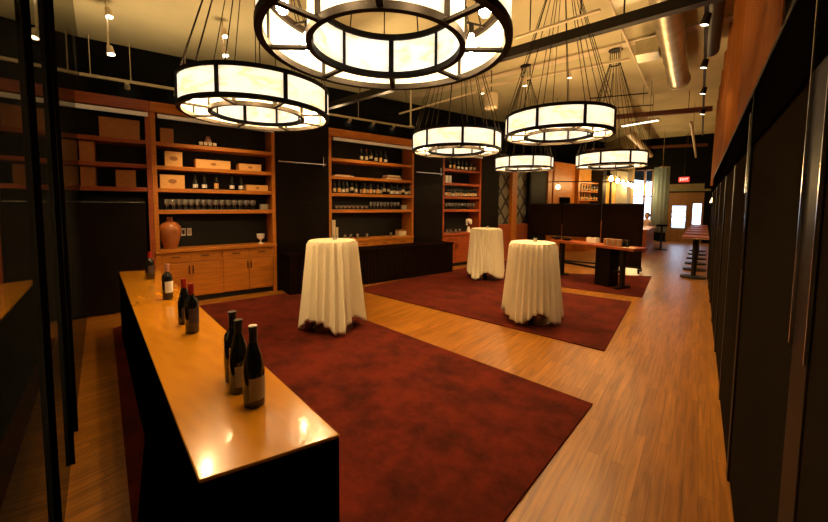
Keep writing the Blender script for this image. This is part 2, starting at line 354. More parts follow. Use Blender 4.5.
# ------------------------------------------------------------------ carpets
def carpet(name, pts, label):
    P = [Vector((p[0], p[1], 0)) for p in pts]; n = len(P); b = MB()
    b.add([(p.x, p.y, .001) for p in P] + [(p.x, p.y, .012) for p in P], [list(range(n))[::-1], list(range(n, 2 * n))] + [[i, (i + 1) % n, n + (i + 1) % n, n + i] for i in range(n)])
    return tag(b.build(name, 'carpet'), label, 'carpet')
c = at(592.5, 405); a = at(378.7, 325.6); dirn = (a - c).normalized(); c_b = at(506, 519.6)
top_l = W(-.2, -.42); 
c1 = [(c.x, c.y), (c_b.x + (c_b.x - c.x) * 1.1, c_b.y + (c_b.y - c.y) * 1.1)]
lb = at(131.5, 521); la = at(115, 350); ld = (la - lb).normalized()
lb2 = lb - ld * 1.4
lt = la + ld * .75
c1 += [(lb2.x, lb2.y - .0), (lt.x, lt.y), tuple(W(-1.62, -.30)[:2]), tuple(W(.35, -.30)[:2])]
j = a + dirn * 1.75
c1 += [(j.x, j.y)]
carpet('carpet', c1, 'large red mottled carpet under the bottle counter and nearest draped table')
p1 = at(604.3, 351.6); p2 = at(631.4, 302.3); p3 = at(562.5, 292.8); p4 = at(364.4, 292); d4 = (p3 - p2).normalized()
p3b = p2 + d4 * 3.4
p3 = at(545, 290.4); _q = lambda x, y: tuple(at(x, y))[:2]
carpet('carpet', [(p1.x, p1.y), (p2.x, p2.y), (p3.x, p3.y), _q(538, 262), _q(500, 260.5), _q(458, 269.5), _q(364, 287.5), (p4.x, p4.y)], 'middle red carpet under the two farther draped cocktail tables')
p1 = at(641.7, 297.8); p2 = at(651.6, 276.6); p3 = at(561.2, 287.3); d1 = (p3 - p1).normalized()
carpet('carpet', [(p1.x, p1.y), (p2.x, p2.y), _q(542, 273), _q(547, 285.4)], 'farthest red carpet, under the long wooden table and dark screens')

# ------------------------------------------------------------------ bookcases
ZS = (2.31, 1.985, 1.67, 1.362)
def bookcase(s0, s1, label, wood='cherry', fascia=True, fronts=4, mid=None, low=True, shelves=ZS, strip=True):
    t = thing('bookcase', label, 'bookcase', W(s0), WA)
    w = s1 - s0; D = SB - .03; pw = .055
    MB().box(0, pw, 0, D, 0, 2.70).build('side_panel', wood, t, .003)
    MB().box(w - pw, w, 0, D, 0, 2.70).build('side_panel', wood, t, .003)
    MB().box(pw, w - pw, D - .02, D, .05, 2.70).build('back_panel', 'slate', t)
    for z in shelves: MB().box(pw, w - pw, .015, D - .02, z - .055, z).build('shelf', wood, t, .003)
    if fascia: MB().box(0, w, -.02, D, 2.70, 2.835).build('fascia', wood, t, .003)
    if strip:
        MB().box(pw + .03, w - .02, -.045, .0, 2.625, 2.675).build('strip_light', 'strip', t, .004)
    if low:
        MB().box(0, w, -.02, D - .02, .755, .80).build('worktop', wood, t, .004)
        MB().box(pw, w - pw, .03, D - .02, .08, .755).build('carcass', wood, t)
        MB().box(pw, w - pw, .05, D - .05, 0, .08).build('plinth', 'shadow_gap', t)
        g = .006; iw = (w - 2 * pw) / fronts
        if mid: m0, m1 = mid; bnds = [(pw, (pw + m0) / 2), ((pw + m0) / 2, m0), (m1, (m1 + w - pw) / 2), ((m1 + w - pw) / 2, w - pw)]
        else: bnds = [(pw + i * iw, pw + (i + 1) * iw) for i in range(fronts)]
        for i in range(fronts):
            x0, x1 = bnds[i][0] + g / 2, bnds[i][1] - g / 2
            d = MB().box(x0, x1, .008, .03, .60, .745).build('drawer', wood, t, .003)
            MB().tube([((x0 + x1) / 2 - .055, -.018, .685), ((x0 + x1) / 2 + .055, -.018, .685)], .007, 8).build('handle', 'blackmetal', d)
            d = MB().box(x0, x1, .008, .03, .09, .588).build('door', wood, t, .003)
            hx = x1 - .022 if i % 2 == 0 else x0 + .022
            MB().tube([(hx, -.018, .43), (hx, -.018, .55)], .008, 8).build('handle', 'blackmetal', d)
    return t
sU1a, sU1b = S(153.5), S(275.8); sU2a, sU2b = S(329), S(413.8); sU3a, sU3b = S(442.5), S(481)
bookcase(sU1a, sU1b, 'tall cherry bookcase with terracotta jar on its worktop and two pairs of cabinet doors', mid=(S(217) - sU1a, S(221.5) - sU1a))
bookcase(sU2a, sU2b, 'middle cherry bookcase filled with wine bottles, behind the long skirted table')
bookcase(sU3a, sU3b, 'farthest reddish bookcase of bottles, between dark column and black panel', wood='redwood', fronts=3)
s00 = -2.42
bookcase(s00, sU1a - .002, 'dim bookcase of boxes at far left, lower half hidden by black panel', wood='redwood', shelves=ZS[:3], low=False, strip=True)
# black panel covering the lower half of the left bookcase
t = thing('sliding_panel', 'black sliding panel over the lower half of the dim left bookcase', 'panel', W(s00 + .03, -.05), WA)
MB().box(0, sU1a - s00 - .12, -.03, .02, .03, 1.46).build('panel_board', 'black_panel', t, .003)
MB().box(0, sU1a - s00 - .12, -.04, .02, 1.46, 1.475).build('top_rail', 'chrome', t)
MB().tube([(.05, -.06, 1.36), (.05, -.06, 1.46)], .007, 8).build('handle', 'chrome', t)
def darkpanel(s0, s1, r0, r1, label):
    t = thing('wall_panel', label, 'panel', W(s0 + .004), WA); w = s1 - s0 - .008; 
    MB().box(0, w, -.01, SB - .01, 0, 2.84).build('upper_board', 'black_panel', t)
    MB().box(.01, w - .01, -.03, -.0105, .02, 1.50).build('lower_board', 'black_panel', t, .003)
    MB().box(r0, r1, -.045, -.0105, 2.155, 2.175).build('rail', 'chrome', t, .002)
    MB().box(r1 - .05, r1 - .04, -.05, -.0105, 2.12, 2.30).build('latch', 'chrome', t)
    return t
darkpanel(sU1b, sU2a, .04, S(325) - sU1b, 'wide dark panel with steel rail between first and middle bookcases')
darkpanel(sU2b, sU3a, .02, sU3a - sU2b - .06, 'narrow dark panel with steel rail between middle and farthest bookcases')
s5 = S(498.5)
t = thing('wall_panel', 'dark column panel right of the farthest bookcase', 'panel', W(sU3b + .004), WA)
MB().box(0, s5 - sU3b - .01, -.01, SB - .01, 0, 2.84).build('column_board', 'black_panel', t)
# lattice screens with wainscot
sa, sb, sc, sd = s5, S(512), S(517), S(529)
t = thing('lattice_screen', 'diamond lattice panels split by an orange post above red wainscot', 'screen', W(sa), WA)
zl0 = .96
MB().box(.02, sb - sa, .1, .14, zl0, 2.84).build('lattice_panel', 'lattice', t)
MB().box(sc - sa, sd - sa, .1, .14, zl0, 2.84).build('lattice_panel', 'lattice', t)
MB().box(sb - sa, sc - sa, .0, .2, 0, 2.84).build('post', 'cherry', t, .004)
MB().box(.0, sb - sa, .02, .2, 0, zl0).build('wainscot', 'redwood', t); MB().box(sc - sa, sd - sa, .02, .2, 0, zl0).build('wainscot', 'redwood', t)
t = thing('wall_panel', 'dark panel between the lattice screens and the orange column', 'panel', W(sd + .004), WA)
MB().box(0, S(545.5) - sd, -.01, .3, 0, 2.84).build('panel_board', 'black_panel', t); MB().box(.05, S(545.5) - sd - .05, -.02, -.0105, 1.0, 2.7).build('inset_board', 'black_panel', t)
# far bar wall pieces
def lumb(px0, px1, z0, z1, d0, d1, name, m, label, cat):
    a_, b__ = S(px0), S(px1)
    t = thing(name, label, cat, W(a_), WA)
    MB().box(0, b__ - a_, d0, d1, z0, z1).build('body', m, t, .004); return t, b__ - a_
t, w = lumb(546, 550, 0, 2.84, -.05, .3, 'wood_column', 'cherry', 'slim orange wood column left of the far bar alcove', 'column')
MB().box(-.01, w + .01, -.06, .3, 2.5, 2.6).build('capital', 'cherry', t)
t, w = lumb(556, 577, 0, 2.84, .1, .36, 'bar_wall_panel', 'cherry', 'broad orange wood panel with dark opening behind the black screens', 'panel')
MB().box(.35, w * .75, .07, .1, .9, 1.75).build('opening', 'black', t)
t, w = lumb(578, 598, 0, .95, -.3, .3, 'back_bar', 'cherry', 'far back bar shelving of bottles glowing orange behind the screens', 'shelving')
MB().box(0, w, .28, .32, .95, 2.8).build('back_panel', mat('amber_back_panel', (.6, .28, .05), .5), t)
for z in (1.35, 1.65, 1.95, 2.25): MB().box(0, w, .02, .28, z, z + .035).build('shelf', 'cherry', t)
MB().box(0, .05, 0, .3, .95, 2.8).build('side_panel', 'cherry', t)
s_b = S(578)
t, w = lumb(599, 602.5, 0, 2.84, -.1, .3, 'iron_column', 'blackmetal', 'dark column beside the glowing far back bar', 'column')
MB().box(-.02, w + .02, -.12, .3, 2.45, 2.55).build('capital', 'blackmetal', t)
t, w = lumb(603.5, 618, 0, 2.6, .1, .35, 'display_case', mat('amber_panel', (.62, .36, .08), .5), 'amber display case right of the dark column at far bar', 'cabinet')
MB().box(w * .55, w * .62, .05, .1, .1, 2.6).build('divider', 'blackmetal', t)
MB().box(0, w, .05, .1, 1.5, 1.53).build('shelf', 'blackmetal', t)
t, w = lumb(618.5, 629, 0, 2.84, .1, .35, 'plaster_pier', mat('grey_plaster', (.40, .37, .30), .8), 'pale grey plaster pier left of the far window', 'pier')
MB().box(0, w, .08, .1, 0, .12).build('base', 'blackmetal', t)

# ------------------------------------------------------------------ shelf contents
def crate(px0, px1, z, h, label, m='crate', d=.05, deep=.24, mark=True):
    a_, b__ = S(px0, d), S(px1, d); w = b__ - a_
    t = thing('wooden_crate', label, 'crate', W(a_, d, z), WA)
    MB().box(0, w, 0, deep, .001, h).build('crate_body', m, t, .003)
    MB().box(-.002, w + .002, -.004, deep + .002, h, h + .008).build('crate_lid', m, t, .002)
    if mark:
        e = MB(); n = 20; r = min(h, .16) * .2
        e.add([(w / 2 + 1.6 * r * math.cos(2 * PI * i / n), -.0015, h * .55 + r * math.sin(2 * PI * i / n)) for i in range(n)], [list(range(n))])
        e.build('stamp', 'crate_dark', t)
    return t
Z1, Z2, Z3, Z4 = ZS; ZC = .80
crate(163, 176, Z1, .19, 'brown wooden box on top shelf of the tall bookcase', 'crate_dark', mark=False)
crate(166.5, 184, Z2, .20, 'square pale wine crate with emblem, second shelf of the tall bookcase')
crate(197, 231.5, Z2, .12, 'longest low wine crate, middle of second shelf in tall bookcase')
crate(240, 262, Z2, .10, 'low pale crate at right end of the second shelf, tall bookcase')
crate(161, 185.5, Z3, .185, 'deep orange wooden crate at left of the bottle row, tall bookcase')
crate(247, 268.5, Z3, .085, 'small low crate right of the bottle row in tall bookcase')
t = thing('gift_box', 'open dark box with white labels on top shelf of tall bookcase', 'box', W(S(199, .08), .08, Z1), WA)
MB().box(0, .30, 0, .2, .001, .05).build('tray', 'black', t, .003); 
for i in range(4): MB().box(.03 + i * .06, .075 + i * .06, -.003, .18, .02, .065).build('label_card', 'label', t)
MB().lathe([(.0, .05), (.045, .05), (.045, .12), (.03, .15), (.028, .17), (0, .17)], 14, (.16, .12, 0)).build('jar', 'pinkfoil', t)
for i, (x0, x1, z, h, l) in enumerate(((103, 143, Z1, .25, 'large brown box on top shelf of the dim left bookcase'), (82, 97, Z2, .25, 'tall brown box on second shelf of the dim left bookcase'), (82, 97, Z3, .24, 'left brown box above the black panel, dim bookcase'), (117, 137, Z3, .22, 'right brown box above the black panel, dim bookcase'))):
    crate(x0, x1, z, h, l, 'crate_dark', mark=False)

def bottle_prof(kind):
    if kind == 'bordeaux': return [(.0, 0), (.035, 0), (.0375, .004), (.0375, .185), (.034, .205), (.018, .225), (.0145, .24), (.0145, .29), (.0165, .291), (.0165, .30), (0, .30)]
    return [(.0, 0), (.038, 0), (.041, .004), (.041, .13), (.039, .155), (.030, .195), (.019, .23), (.0145, .25), (.0145, .289), (.016, .29), (.016, .298), (0, .298)]
def make_bottle(kind, foil, label, cat='wine bottle', lab=(.045, .13), full=True, labm='label', m='bottle', fz=.232):
    t = thing('wine_bottle', label, cat)
    MB().lathe(bottle_prof(kind), 24 if full else 12).build('glass', m, t)
    r = .0383 if kind == 'bordeaux' else .0418
    MB().ring(r - .002, r, lab[0], lab[1], 0.15, 2 * PI - .9 if full else 2 * PI - .01, 24 if full else 12).build('paper_label', labm, t)
    MB().lathe([(.0155, fz), (.0162, fz + .01), (.0162, .289), (.0178, .291), (.0178, .302), (0, .303)], 14 if full else 8).build('foil_capsule', foil, t)
    return t
TZ = .72
M['tanlabel'] = mat('tan_paper', (.30, .22, .13), .7, var=.1, scale=30)
M['darklabel'] = mat('dark_printed_label', (.035, .015, .012), .6, var=.2, scale=30)
fore = [(150.5, 279, 'bordeaux', 'redfoil', 'farthest wine bottle on the orange counter, red capsule', 0, .95, .9),
        (168, 299, 'bordeaux', 'pinkfoil', 'wine bottle with pale pink capsule and white labels on the counter', 0, .95, .93),
        (185, 323.5, 'burgundy', 'redfoil', 'dark bottle tucked behind the taller red-capped bottle on the counter', 0, .85, .95),
        (192.5, 332.5, 'bordeaux', 'redfoil', 'dark bottle with bright red capsule, front of the middle pair', 0, .95, .97),
        (234, 380, 'bordeaux', 'blackfoil', 'rearmost bottle of the near trio, black capsule', 0, .92, 1),
        (240, 390.5, 'burgundy', 'blackfoil', 'middle bottle of the near trio on the counter', 0, .9, .98),
        (254.5, 404, 'burgundy', 'blackfoil', 'nearest wine bottle on the counter, pale top and tan label', 0, .92, 1)]
for px, py, kd, foil, lb_, _, sr, sh in fore:
    t = make_bottle(kd, foil, lb_, lab=(.03, .115) if kd == 'burgundy' else (.06, .155), labm='white' if foil == 'pinkfoil' else ('darklabel' if foil == 'redfoil' else 'tanlabel'))
    p = at(px, py, TZ); t.location = p + Vector((0, 0, .001)); t.rotation_euler = (0, 0, math.atan2(-p.y, -p.x) - .6); t.scale = (sr, sr, sh * .98); t['group'] = 'wine bottles on the orange counter'
    if 'nearest' in lb_: MB().lathe([(0, .3032), (.0165, .3032), (.0165, .306), (0, .306)], 14).build('pale_top', 'white', t)

shelf_b = {}
def shelf_bottle(px, z, label, group, key, d=.09, sc=1):
    foil, labm, lab, kind = key
    if key not in shelf_b:
        t = make_bottle(kind, foil, label, lab=lab, full=False, labm=labm); shelf_b[key] = t; t.location = W(S(px, d), d, z + .001); t['group'] = group
    else: t = dup(shelf_b[key], W(S(px, d), d, z + .001), 0, label, group)
    t.scale = (sc, sc, sc); return t
BK = [('blackfoil', 'label', (.03, .11), 'bordeaux'), ('blackfoil', 'white', (.025, .09), 'burgundy'), ('redfoil', 'label', (.03, .12), 'bordeaux'), ('blackfoil', 'crate', (.02, .12), 'bordeaux'), ('blackfoil', 'label', (.07, .14), 'burgundy')]
for i, px in enumerate((196, 205, 217, 232.5, 241.5)):
    shelf_bottle(px, Z3, '%s bottle from the left in the sparse row of the tall bookcase' % ORD[i], 'five bottles in the tall bookcase', BK[(1, 1, 3, 1, 1)[i]], sc=.82)
for i, px in enumerate((361.5, 366.5, 371, 376, 380.5, 385.5)):
    shelf_bottle(px, Z1, '%s bottle from the left on top shelf of the middle bookcase' % ORD[i], 'bottles on top shelf of the middle bookcase', BK[(0, 2, 4, 0, 3, 1)[i]], sc=.8)
xs = [334.5, 339.2, 343.2, 347, 351.8, 356, 361.5, 364.3, 367.6, 370.6, 374, 377.5, 380.5, 384, 388.5, 391.4, 394, 397, 400, 403, 406, 409]
for i, px in enumerate(xs):
    shelf_bottle(px, Z3, '%s bottle from the left in the long full row, middle bookcase' % ORD[i], 'long row of bottles in the middle bookcase', BK[(0, 3, 1, 0, 4, 0, 0, 3, 0, 3, 0, 3, 0, 4, 4, 1, 0, 1, 0, 4, 1, 0)[i]], d=.07 if i < 6 or i % 2 else .15, sc=.84)
for i, px in enumerate((449.5, 453.5, 457.5, 461.5, 465.5, 470, 473.5)):
    shelf_bottle(px, Z1, '%s bottle from the left on top shelf of the farthest bookcase' % ORD[i], 'bottles on top shelf of the farthest bookcase', BK[(0, 3, 1, 1, 1, 0, 0)[i]], sc=.85)
for i in range(13):
    shelf_bottle(445.7 + i * 2.45, Z3, '%s bottle from the left in the crowded row of farthest bookcase' % ORD[i], 'crowded row of bottles in the farthest bookcase', BK[(0, 3, 0, 1, 3)[i % 5]], sc=.8)
for i in range(7):
    for j in range(2):
        shelf_bottle(580.5 + i * 2.6, (1.685, 1.985)[j], '%s bottle from the left on %s shelf of the far back bar' % (ORD[i], ('lower', 'upper')[j]), 'bottles on the far back bar', BK[(0, 3, 2, 1, 3)[(i + j) % 5]], sc=.8)

def make_glass(name, kind, label, group):
    if kind == 'wine': pr = [(0, .001), (.032, .001), (.031, .004), (.005, .008), (.004, .08), (.012, .088), (.032, .11), (.038, .135), (.036, .165), (.030, .195), (.0285, .195), (.034, .165), (.036, .135), (.030, .112), (.010, .092), (0, .09)]
    elif kind == 'tumbler': pr = [(0, .001), (.028, .001), (.034, .11), (.032, .11), (.026, .01), (0, .01)]
    else: pr = [(0, .001), (.03, .001), (.03, .006), (.006, .012), (.006, .03), (.03, .045), (.05, .08), (.052, .10), (.049, .10), (.047, .08), (.028, .05), (0, .04)]
    return tag(MB().lathe(pr, 12).build(name, 'glass'), label, 'glass', group)
g0 = None
def glass_row(kind, name, pxs, z, d, fmt, group, gsc=.8):
    base = None
    for i, px in enumerate(pxs):
        l = fmt % ORD[i]
        if base is None: base = make_glass(name, kind, l, group); o = base
        else: o = base.copy(); C.objects.link(o); o['label'] = l
        o.scale = (gsc, gsc, gsc)
        o.location = W(S(px, d), d, z)
glass_row('wine', 'wine_glass', [166.5 + i * 6.1 for i in range(15)], Z4, .07, '%s wine glass from the left, front row of the tall bookcase', 'front row of wine glasses in the tall bookcase')
glass_row('wine', 'wine_glass', [168.5 + i * 6.1 for i in range(15)], Z4, .17, '%s wine glass from the left, rear row of the tall bookcase', 'rear row of wine glasses in the tall bookcase')
glass_row('coupe', 'coupe_glass', [337 + i * 4.2 for i in range(8)], Z4, .08, '%s round coupe glass from the left on middle bookcase glass shelf', 'coupe glasses in the middle bookcase')
glass_row('wine', 'wine_glass', [371 + i * 3.4 for i in range(9)], Z4, .08, '%s stemmed glass from the left beside the coupes, middle bookcase', 'stemmed glasses in the middle bookcase')
glass_row('wine', 'wine_glass', [446.5 + i * 3.0 for i in range(10)], Z4, .08, '%s glass from the left on glass shelf of the farthest bookcase', 'glasses in the farthest bookcase')
glass_row('tumbler', 'tumbler', [345, 350.5, 357.5, 367, 391], ZC, .08, '%s small tumbler from the left on worktop of the middle bookcase', 'tumblers on the middle worktop')
glass_row('tumbler', 'tumbler', [447.5, 451, 456, 460], ZC, .08, '%s small tumbler from the left on worktop of farthest bookcase', 'tumblers on the farthest worktop')
def plates(px, z, label, r=.085, n=6, d=.13):
    for i in range(n):
        o = MB().lathe([(0, .0), (r * .6, .0), (r, .010), (r, .013), (r * .6, .005), (0, .005)], 24).build('plate', 'white')
        tag(o, label % ORD[i], 'plate', label.split(' plate ')[-1] and 'plates stacked ' + ('in the tall bookcase' if 'tall' in label else 'in the middle bookcase')); o.location = W(S(px, d), d, z + .001 + i * .0155)
plates(264.2, Z4, 'white plate stacked %s from the bottom beside glasses, tall bookcase', .075, 6)
plates(404, Z4, 'white plate stacked %s from the bottom beside glasses, middle bookcase', .07, 6)
# jar, goblet, outlets
t = thing('terracotta_jar', 'large terracotta jar with narrow neck on worktop of tall bookcase', 'jar', W(S(169, .14), .14, ZC))
MB().lathe([(0, .001), (.075, .001), (.085, .02), (.125, .16), (.142, .25), (.135, .32), (.095, .375), (.045, .40), (.035, .42), (.036, .45), (.042, .462), (.030, .462), (.026, .44), (0, .43)], 32).build('jar_body', 'terracotta', t)
MB().tube([(.035, 0, .44), (.075, 0, .435), (.085, 0, .40), (.075, 0, .375)], .009, 8).build('handle', 'terracotta', t)
MB().tube([(-.035, 0, .44), (-.075, 0, .435), (-.085, 0, .40), (-.075, 0, .375)], .009, 8).build('handle', 'terracotta', t)
t = thing('goblet', 'pale footed goblet at right end of the tall bookcase worktop', 'goblet', W(S(260, .14), .14, ZC))
MB().lathe([(0, .001), (.04, .001), (.038, .008), (.012, .02), (.011, .055), (.03, .075), (.058, .10), (.062, .16), (.058, .16), (.052, .10), (0, .085)], 24).build('bowl', 'white', t)
MB().ring(.059, .064, .148, .162, n=24).build('rim_band', 'white', t)
for i, px in enumerate((183.5, 189.5)):
    s_, _ = sz(px, 235, SB - .06)
    t = thing('wall_outlet', ('left' if i == 0 else 'right') + ' one of two white outlet plates beside the terracotta jar', 'outlet', W(s_, SB - .051, 1.02), WA)
    MB().box(-.030, .030, -.006, 0, -.058, .058).build('cover_plate', 'white', t, .002)
    MB().box(-.017, .017, -.009, -.006, -.033, .033).build('socket', 'blackfoil' if i == 0 else 'label', t)
# middle bookcase extras
t = thing('serving_tray', 'stack of flat pale trays at left of second shelf, middle bookcase', 'tray', W(S(334.5, .06), .06, Z2), WA)
MB().box(0, .40, 0, .22, .001, .02).build('tray', 'whitemetal', t, .004); MB().box(.03, .33, .01, .2, .02, .035).build('tray', 'crate_dark', t, .004)
for i in range(3):
    o = MB().box(0, .40 - .04 * i, 0, .2, 0, .028).build('book', ('label', 'crate_dark', 'label')[i], None, .003)
    tag(o, '%s book in the flat stack, right end of second shelf, middle bookcase' % ('bottom', 'middle', 'top')[i], 'book', 'books lying in the middle bookcase'); o.location = W(S(386, .08) + .02 * i, .08, Z2 + .001 + .029 * i); o.rotation_euler = (0, 0, WA)
t = thing('card_box', 'small white box with dark lid on right of the middle worktop', 'box', W(S(399, .1), .1, ZC), WA)
MB().box(0, .20, 0, .14, .001, .10).build('box_body', 'label', t, .003); MB().box(-.003, .203, -.003, .143, .10, .125).build('lid', 'crate_dark', t, .003)
for i in range(2):
    o = MB().box(0, .085, 0, .12, .001, .17).build('carton', 'white', None, .003)
    tag(o, '%s white carton at left of second shelf, farthest bookcase' % ('left', 'right')[i], 'carton', 'cartons in the farthest bookcase'); o.location = W(S(445.3, .06) + .1 * i, .06, Z2); o.rotation_euler = (0, 0, WA)
t = thing('flower_vase', 'white flowers in small vase on worktop of the farthest bookcase', 'vase', W(S(469, .12), .12, ZC))
MB().lathe([(0, .001), (.05, .001), (.055, .03), (.03, .10), (.035, .13), (.03, .13), (0, .12)], 16).build('vase', 'white', t)
fb = MB(); random.seed(3)
for i in range(12):
    a = random.uniform(0, 2 * PI); r = random.uniform(.0, .075); fb.lathe([(0, -.03), (.022, -.018), (.03, 0), (.022, .018), (0, .03)], 8, (r * math.cos(a), r * math.sin(a), .18 + random.uniform(0, .14)))
fb.build('blossoms', 'white', t)

# ------------------------------------------------------------------ bottle counter
A_ = at(198.9, 480.3, TZ); B_ = at(340, 434.4, TZ); Cc = at(118.7, 271.5, TZ); Dd = at(200.9, 307.3, TZ)
far_l = Cc; dv = (Dd - B_).normalized()
far_r = B_ + dv * ((Cc - A_).length * .985)
ang = math.atan2((A_ - Cc).y, (A_ - Cc).x)
t = thing('bar_counter', 'long glossy orange wood counter on black base, holding wine bottles', 'counter', (0, 0, 0))
P = [A_, B_, far_r, far_l]
def slab(pts, z0, z1): 
    n = len(pts); return MB().add([(p[0], p[1], z0) for p in pts] + [(p[0], p[1], z1) for p in pts], [list(range(n))[::-1], list(range(n, 2 * n))] + [[i, (i + 1) % n, n + (i + 1) % n, n + i] for i in range(n)])
slab(P, TZ - .012, TZ).build('countertop', 'counter', t, .003)
ctr = sum(P, Vector()) / 4
def inset(p, k, _=0): return Vector((p.x, p.y, 0)) + (Vector((ctr.x - p.x, ctr.y - p.y, 0))).normalized() * k
slab([inset(p, .005) for p in P], .014, TZ - .012).build('skirt', 'black', t)

# ------------------------------------------------------------------ cocktail tables
def cocktail(px, py, label, cloth_label, seed, rt=.265, hh=1.035, rb=.345, cand='small clear candle glass', lk=0.035):
    p = at(px, py); fz = .013
    t = thing('cocktail_table', label, 'table', (p.x, p.y, fz))
    MB().lathe([(0, hh - .035), (rt - .006, hh - .035), (rt - .006, hh - .003), (0, hh - .003)], 40).build('tabletop', 'crate_dark', t)
    MB().tube([(0, 0, .02), (0, 0, hh - .03)], .035, 16).build('pole', 'blackmetal', t)
    MB().lathe([(0, 0), (.24, 0), (.24, .008), (.20, .016), (.05, .03), (0, .03)], 32).build('base', 'chrome', t)
    # square linen cloth hanging in folds
    rng = random.Random(seed); N = 144; rows = 26; b = MB(); vs = []; fs = []
    ph = [rng.uniform(0, 2 * PI) for _ in range(6)]
    rot = rng.uniform(0, PI / 2)
    vs.append((0, 0, hh + .001))
    radii = [.1, .2, rt - .012, rt]
    for r in radii: vs += [(r * math.cos(2 * PI * k / N), r * math.sin(2 * PI * k / N), hh + (.001 if r < rt else -.003)) for k in range(N)]
    for i in range(1, rows + 1):
        u = i / rows
        for k in range(N):
            a = 2 * PI * k / N
            corner = .5 + .5 * math.cos(4 * (a - rot)) 
            hem = lk + .13 * (1 - corner ** 1.5) + .018 * math.sin(7 * a + ph[0])
            z = hh - .003 - (hh - hem) * u
            f1 = math.sin(13 * a + ph[1] + .9 * math.sin(2 * a + ph[2])); fold = (1 - 2 * abs(f1)) * .75 + math.sin(21 * a + ph[3] + .8 * u) * .22 + math.sin(5 * a + ph[4]) * .3
            amp = .018 + .024 * u ** .8
            flare = (rb - rt) * (u ** 1.15) * (.65 + .5 * corner)
            r = rt + .012 + flare + amp * fold * (1 if u > .02 else 0)
            r = max(r, rt - .012 + .02 * u)
            vs.append((r * math.cos(a), r * math.sin(a), z))
    R_ = len(radii) + rows
    for k in range(N): fs.append([0, 1 + k, 1 + (k + 1) % N])
    for i in range(R_ - 1):
        for k in range(N): fs.append([1 + i * N + k, 1 + (i + 1) * N + k, 1 + (i + 1) * N + (k + 1) % N, 1 + i * N + (k + 1) % N])
    b.add(vs, fs); o = b.build('tablecloth', 'linen'); o.location = (p.x, p.y, fz)
    md = o.modifiers.new('thick', 'SOLIDIFY'); md.thickness = .002; md.offset = 1
    tag(o, cloth_label, 'tablecloth', 'ivory cloths on the cocktail tables')
    o = MB().lathe([(0, .001), (.022, .001), (.026, .05), (.022, .05), (.019, .008), (0, .008)], 14).build('candle_glass', 'glass')
    tag(o, cand, 'candle glass', 'candle glasses on the cocktail tables'); o.location = (p.x + .02, p.y + .02, fz + hh + .004)
    c_ = tag(MB().lathe([(0, .0), (.016, .0), (.016, .02), (0, .022)], 12).build('tealight', 'white'), cand.replace('candle glass', 'tealight') , 'tealight', 'tealights on the cocktail tables'); c_.location = (p.x + .02, p.y + .02, fz + hh + .013)
cocktail(333, 328, 'nearest draped cocktail table, in front of the middle bookcase', 'ivory cloth on the nearest cocktail table, corner touching the red carpet', 1, cand='small clear candle glass on the nearest draped cocktail table')
cocktail(530.5, 321, 'draped cocktail table standing right, in front of the wooden table', 'ivory cloth on the right-hand cocktail table by the carpet edge', 4, hh=1.0, cand='small clear candle glass on the right-hand draped table')
cocktail(485, 279, 'farthest draped cocktail table, beside the lattice screens', 'ivory cloth on the farthest cocktail table, near the farthest bookcase', 9, rt=.285, hh=1.0, rb=.35, cand='small clear candle glass on the farthest draped table')

# ------------------------------------------------------------------ skirted table along the wall
def pleated(t, x0, x1, y0, y1, h, z0=.015, pitch=.07, amp=.012):
    pts = []
    def edge(ax, ay, bx, by, nx, ny):
        L = math.hypot(bx - ax, by - ay); n = int(L / (pitch / 6))
        for i in range(n): 
            u = i / n; o = amp * math.sin(2 * PI * u * L / pitch); pts.append((ax + (bx - ax) * u + nx * o, ay + (by - ay) * u + ny * o))
    edge(x0, y0, x1, y0, 0, -1); edge(x1, y0, x1, y1, 1, 0); edge(x1, y1, x0, y1, 0, 1); edge(x0, y1, x0, y0, -1, 0)
    n = len(pts); MB().add([(x, y, z0) for x, y in pts] + [(x, y, h) for x, y in pts], [[i, (i + 1) % n, n + (i + 1) % n, n + i] for i in range(n)]).build('skirt', 'skirt', t)
sk0, sk1 = S(287, -.45), S(455, -.5)
t = thing('skirted_table', 'long dark-skirted buffet table in front of the middle bookcase', 'table', W(sk0, -.50), WA)
pleated(t, .02, sk1 - sk0 - .02, .02, .43, .625)
MB().box(0, sk1 - sk0, 0, .45, .625, .655).build('tabletop', 'skirt', t, .004)
for x in (.15, sk1 - sk0 - .15):
    for y in (.08, .37): MB().tube([(x, y, .0125), (x, y, .625)], .014, 8).build('leg', 'blackmetal', t)
for i, (pa, pb, hh) in enumerate(((332, 335.4, .53), (335.9, 338.2, .40))):
    d_ = -.28
    sA, sB = S(pa, d_), S(pb, d_)
    o = MB().box(0, sB - sA, 0, .05, .001, hh).build('menu_card', 'label', None, .002)
    tag(o, ('tall beige card standing on the skirted table behind nearest draped table', 'shorter beige card beside the tall one on the skirted table')[i], 'card', 'cards standing on the skirted table'); o.location = W(sA, d_, .655); o.rotation_euler = (0, 0, WA)

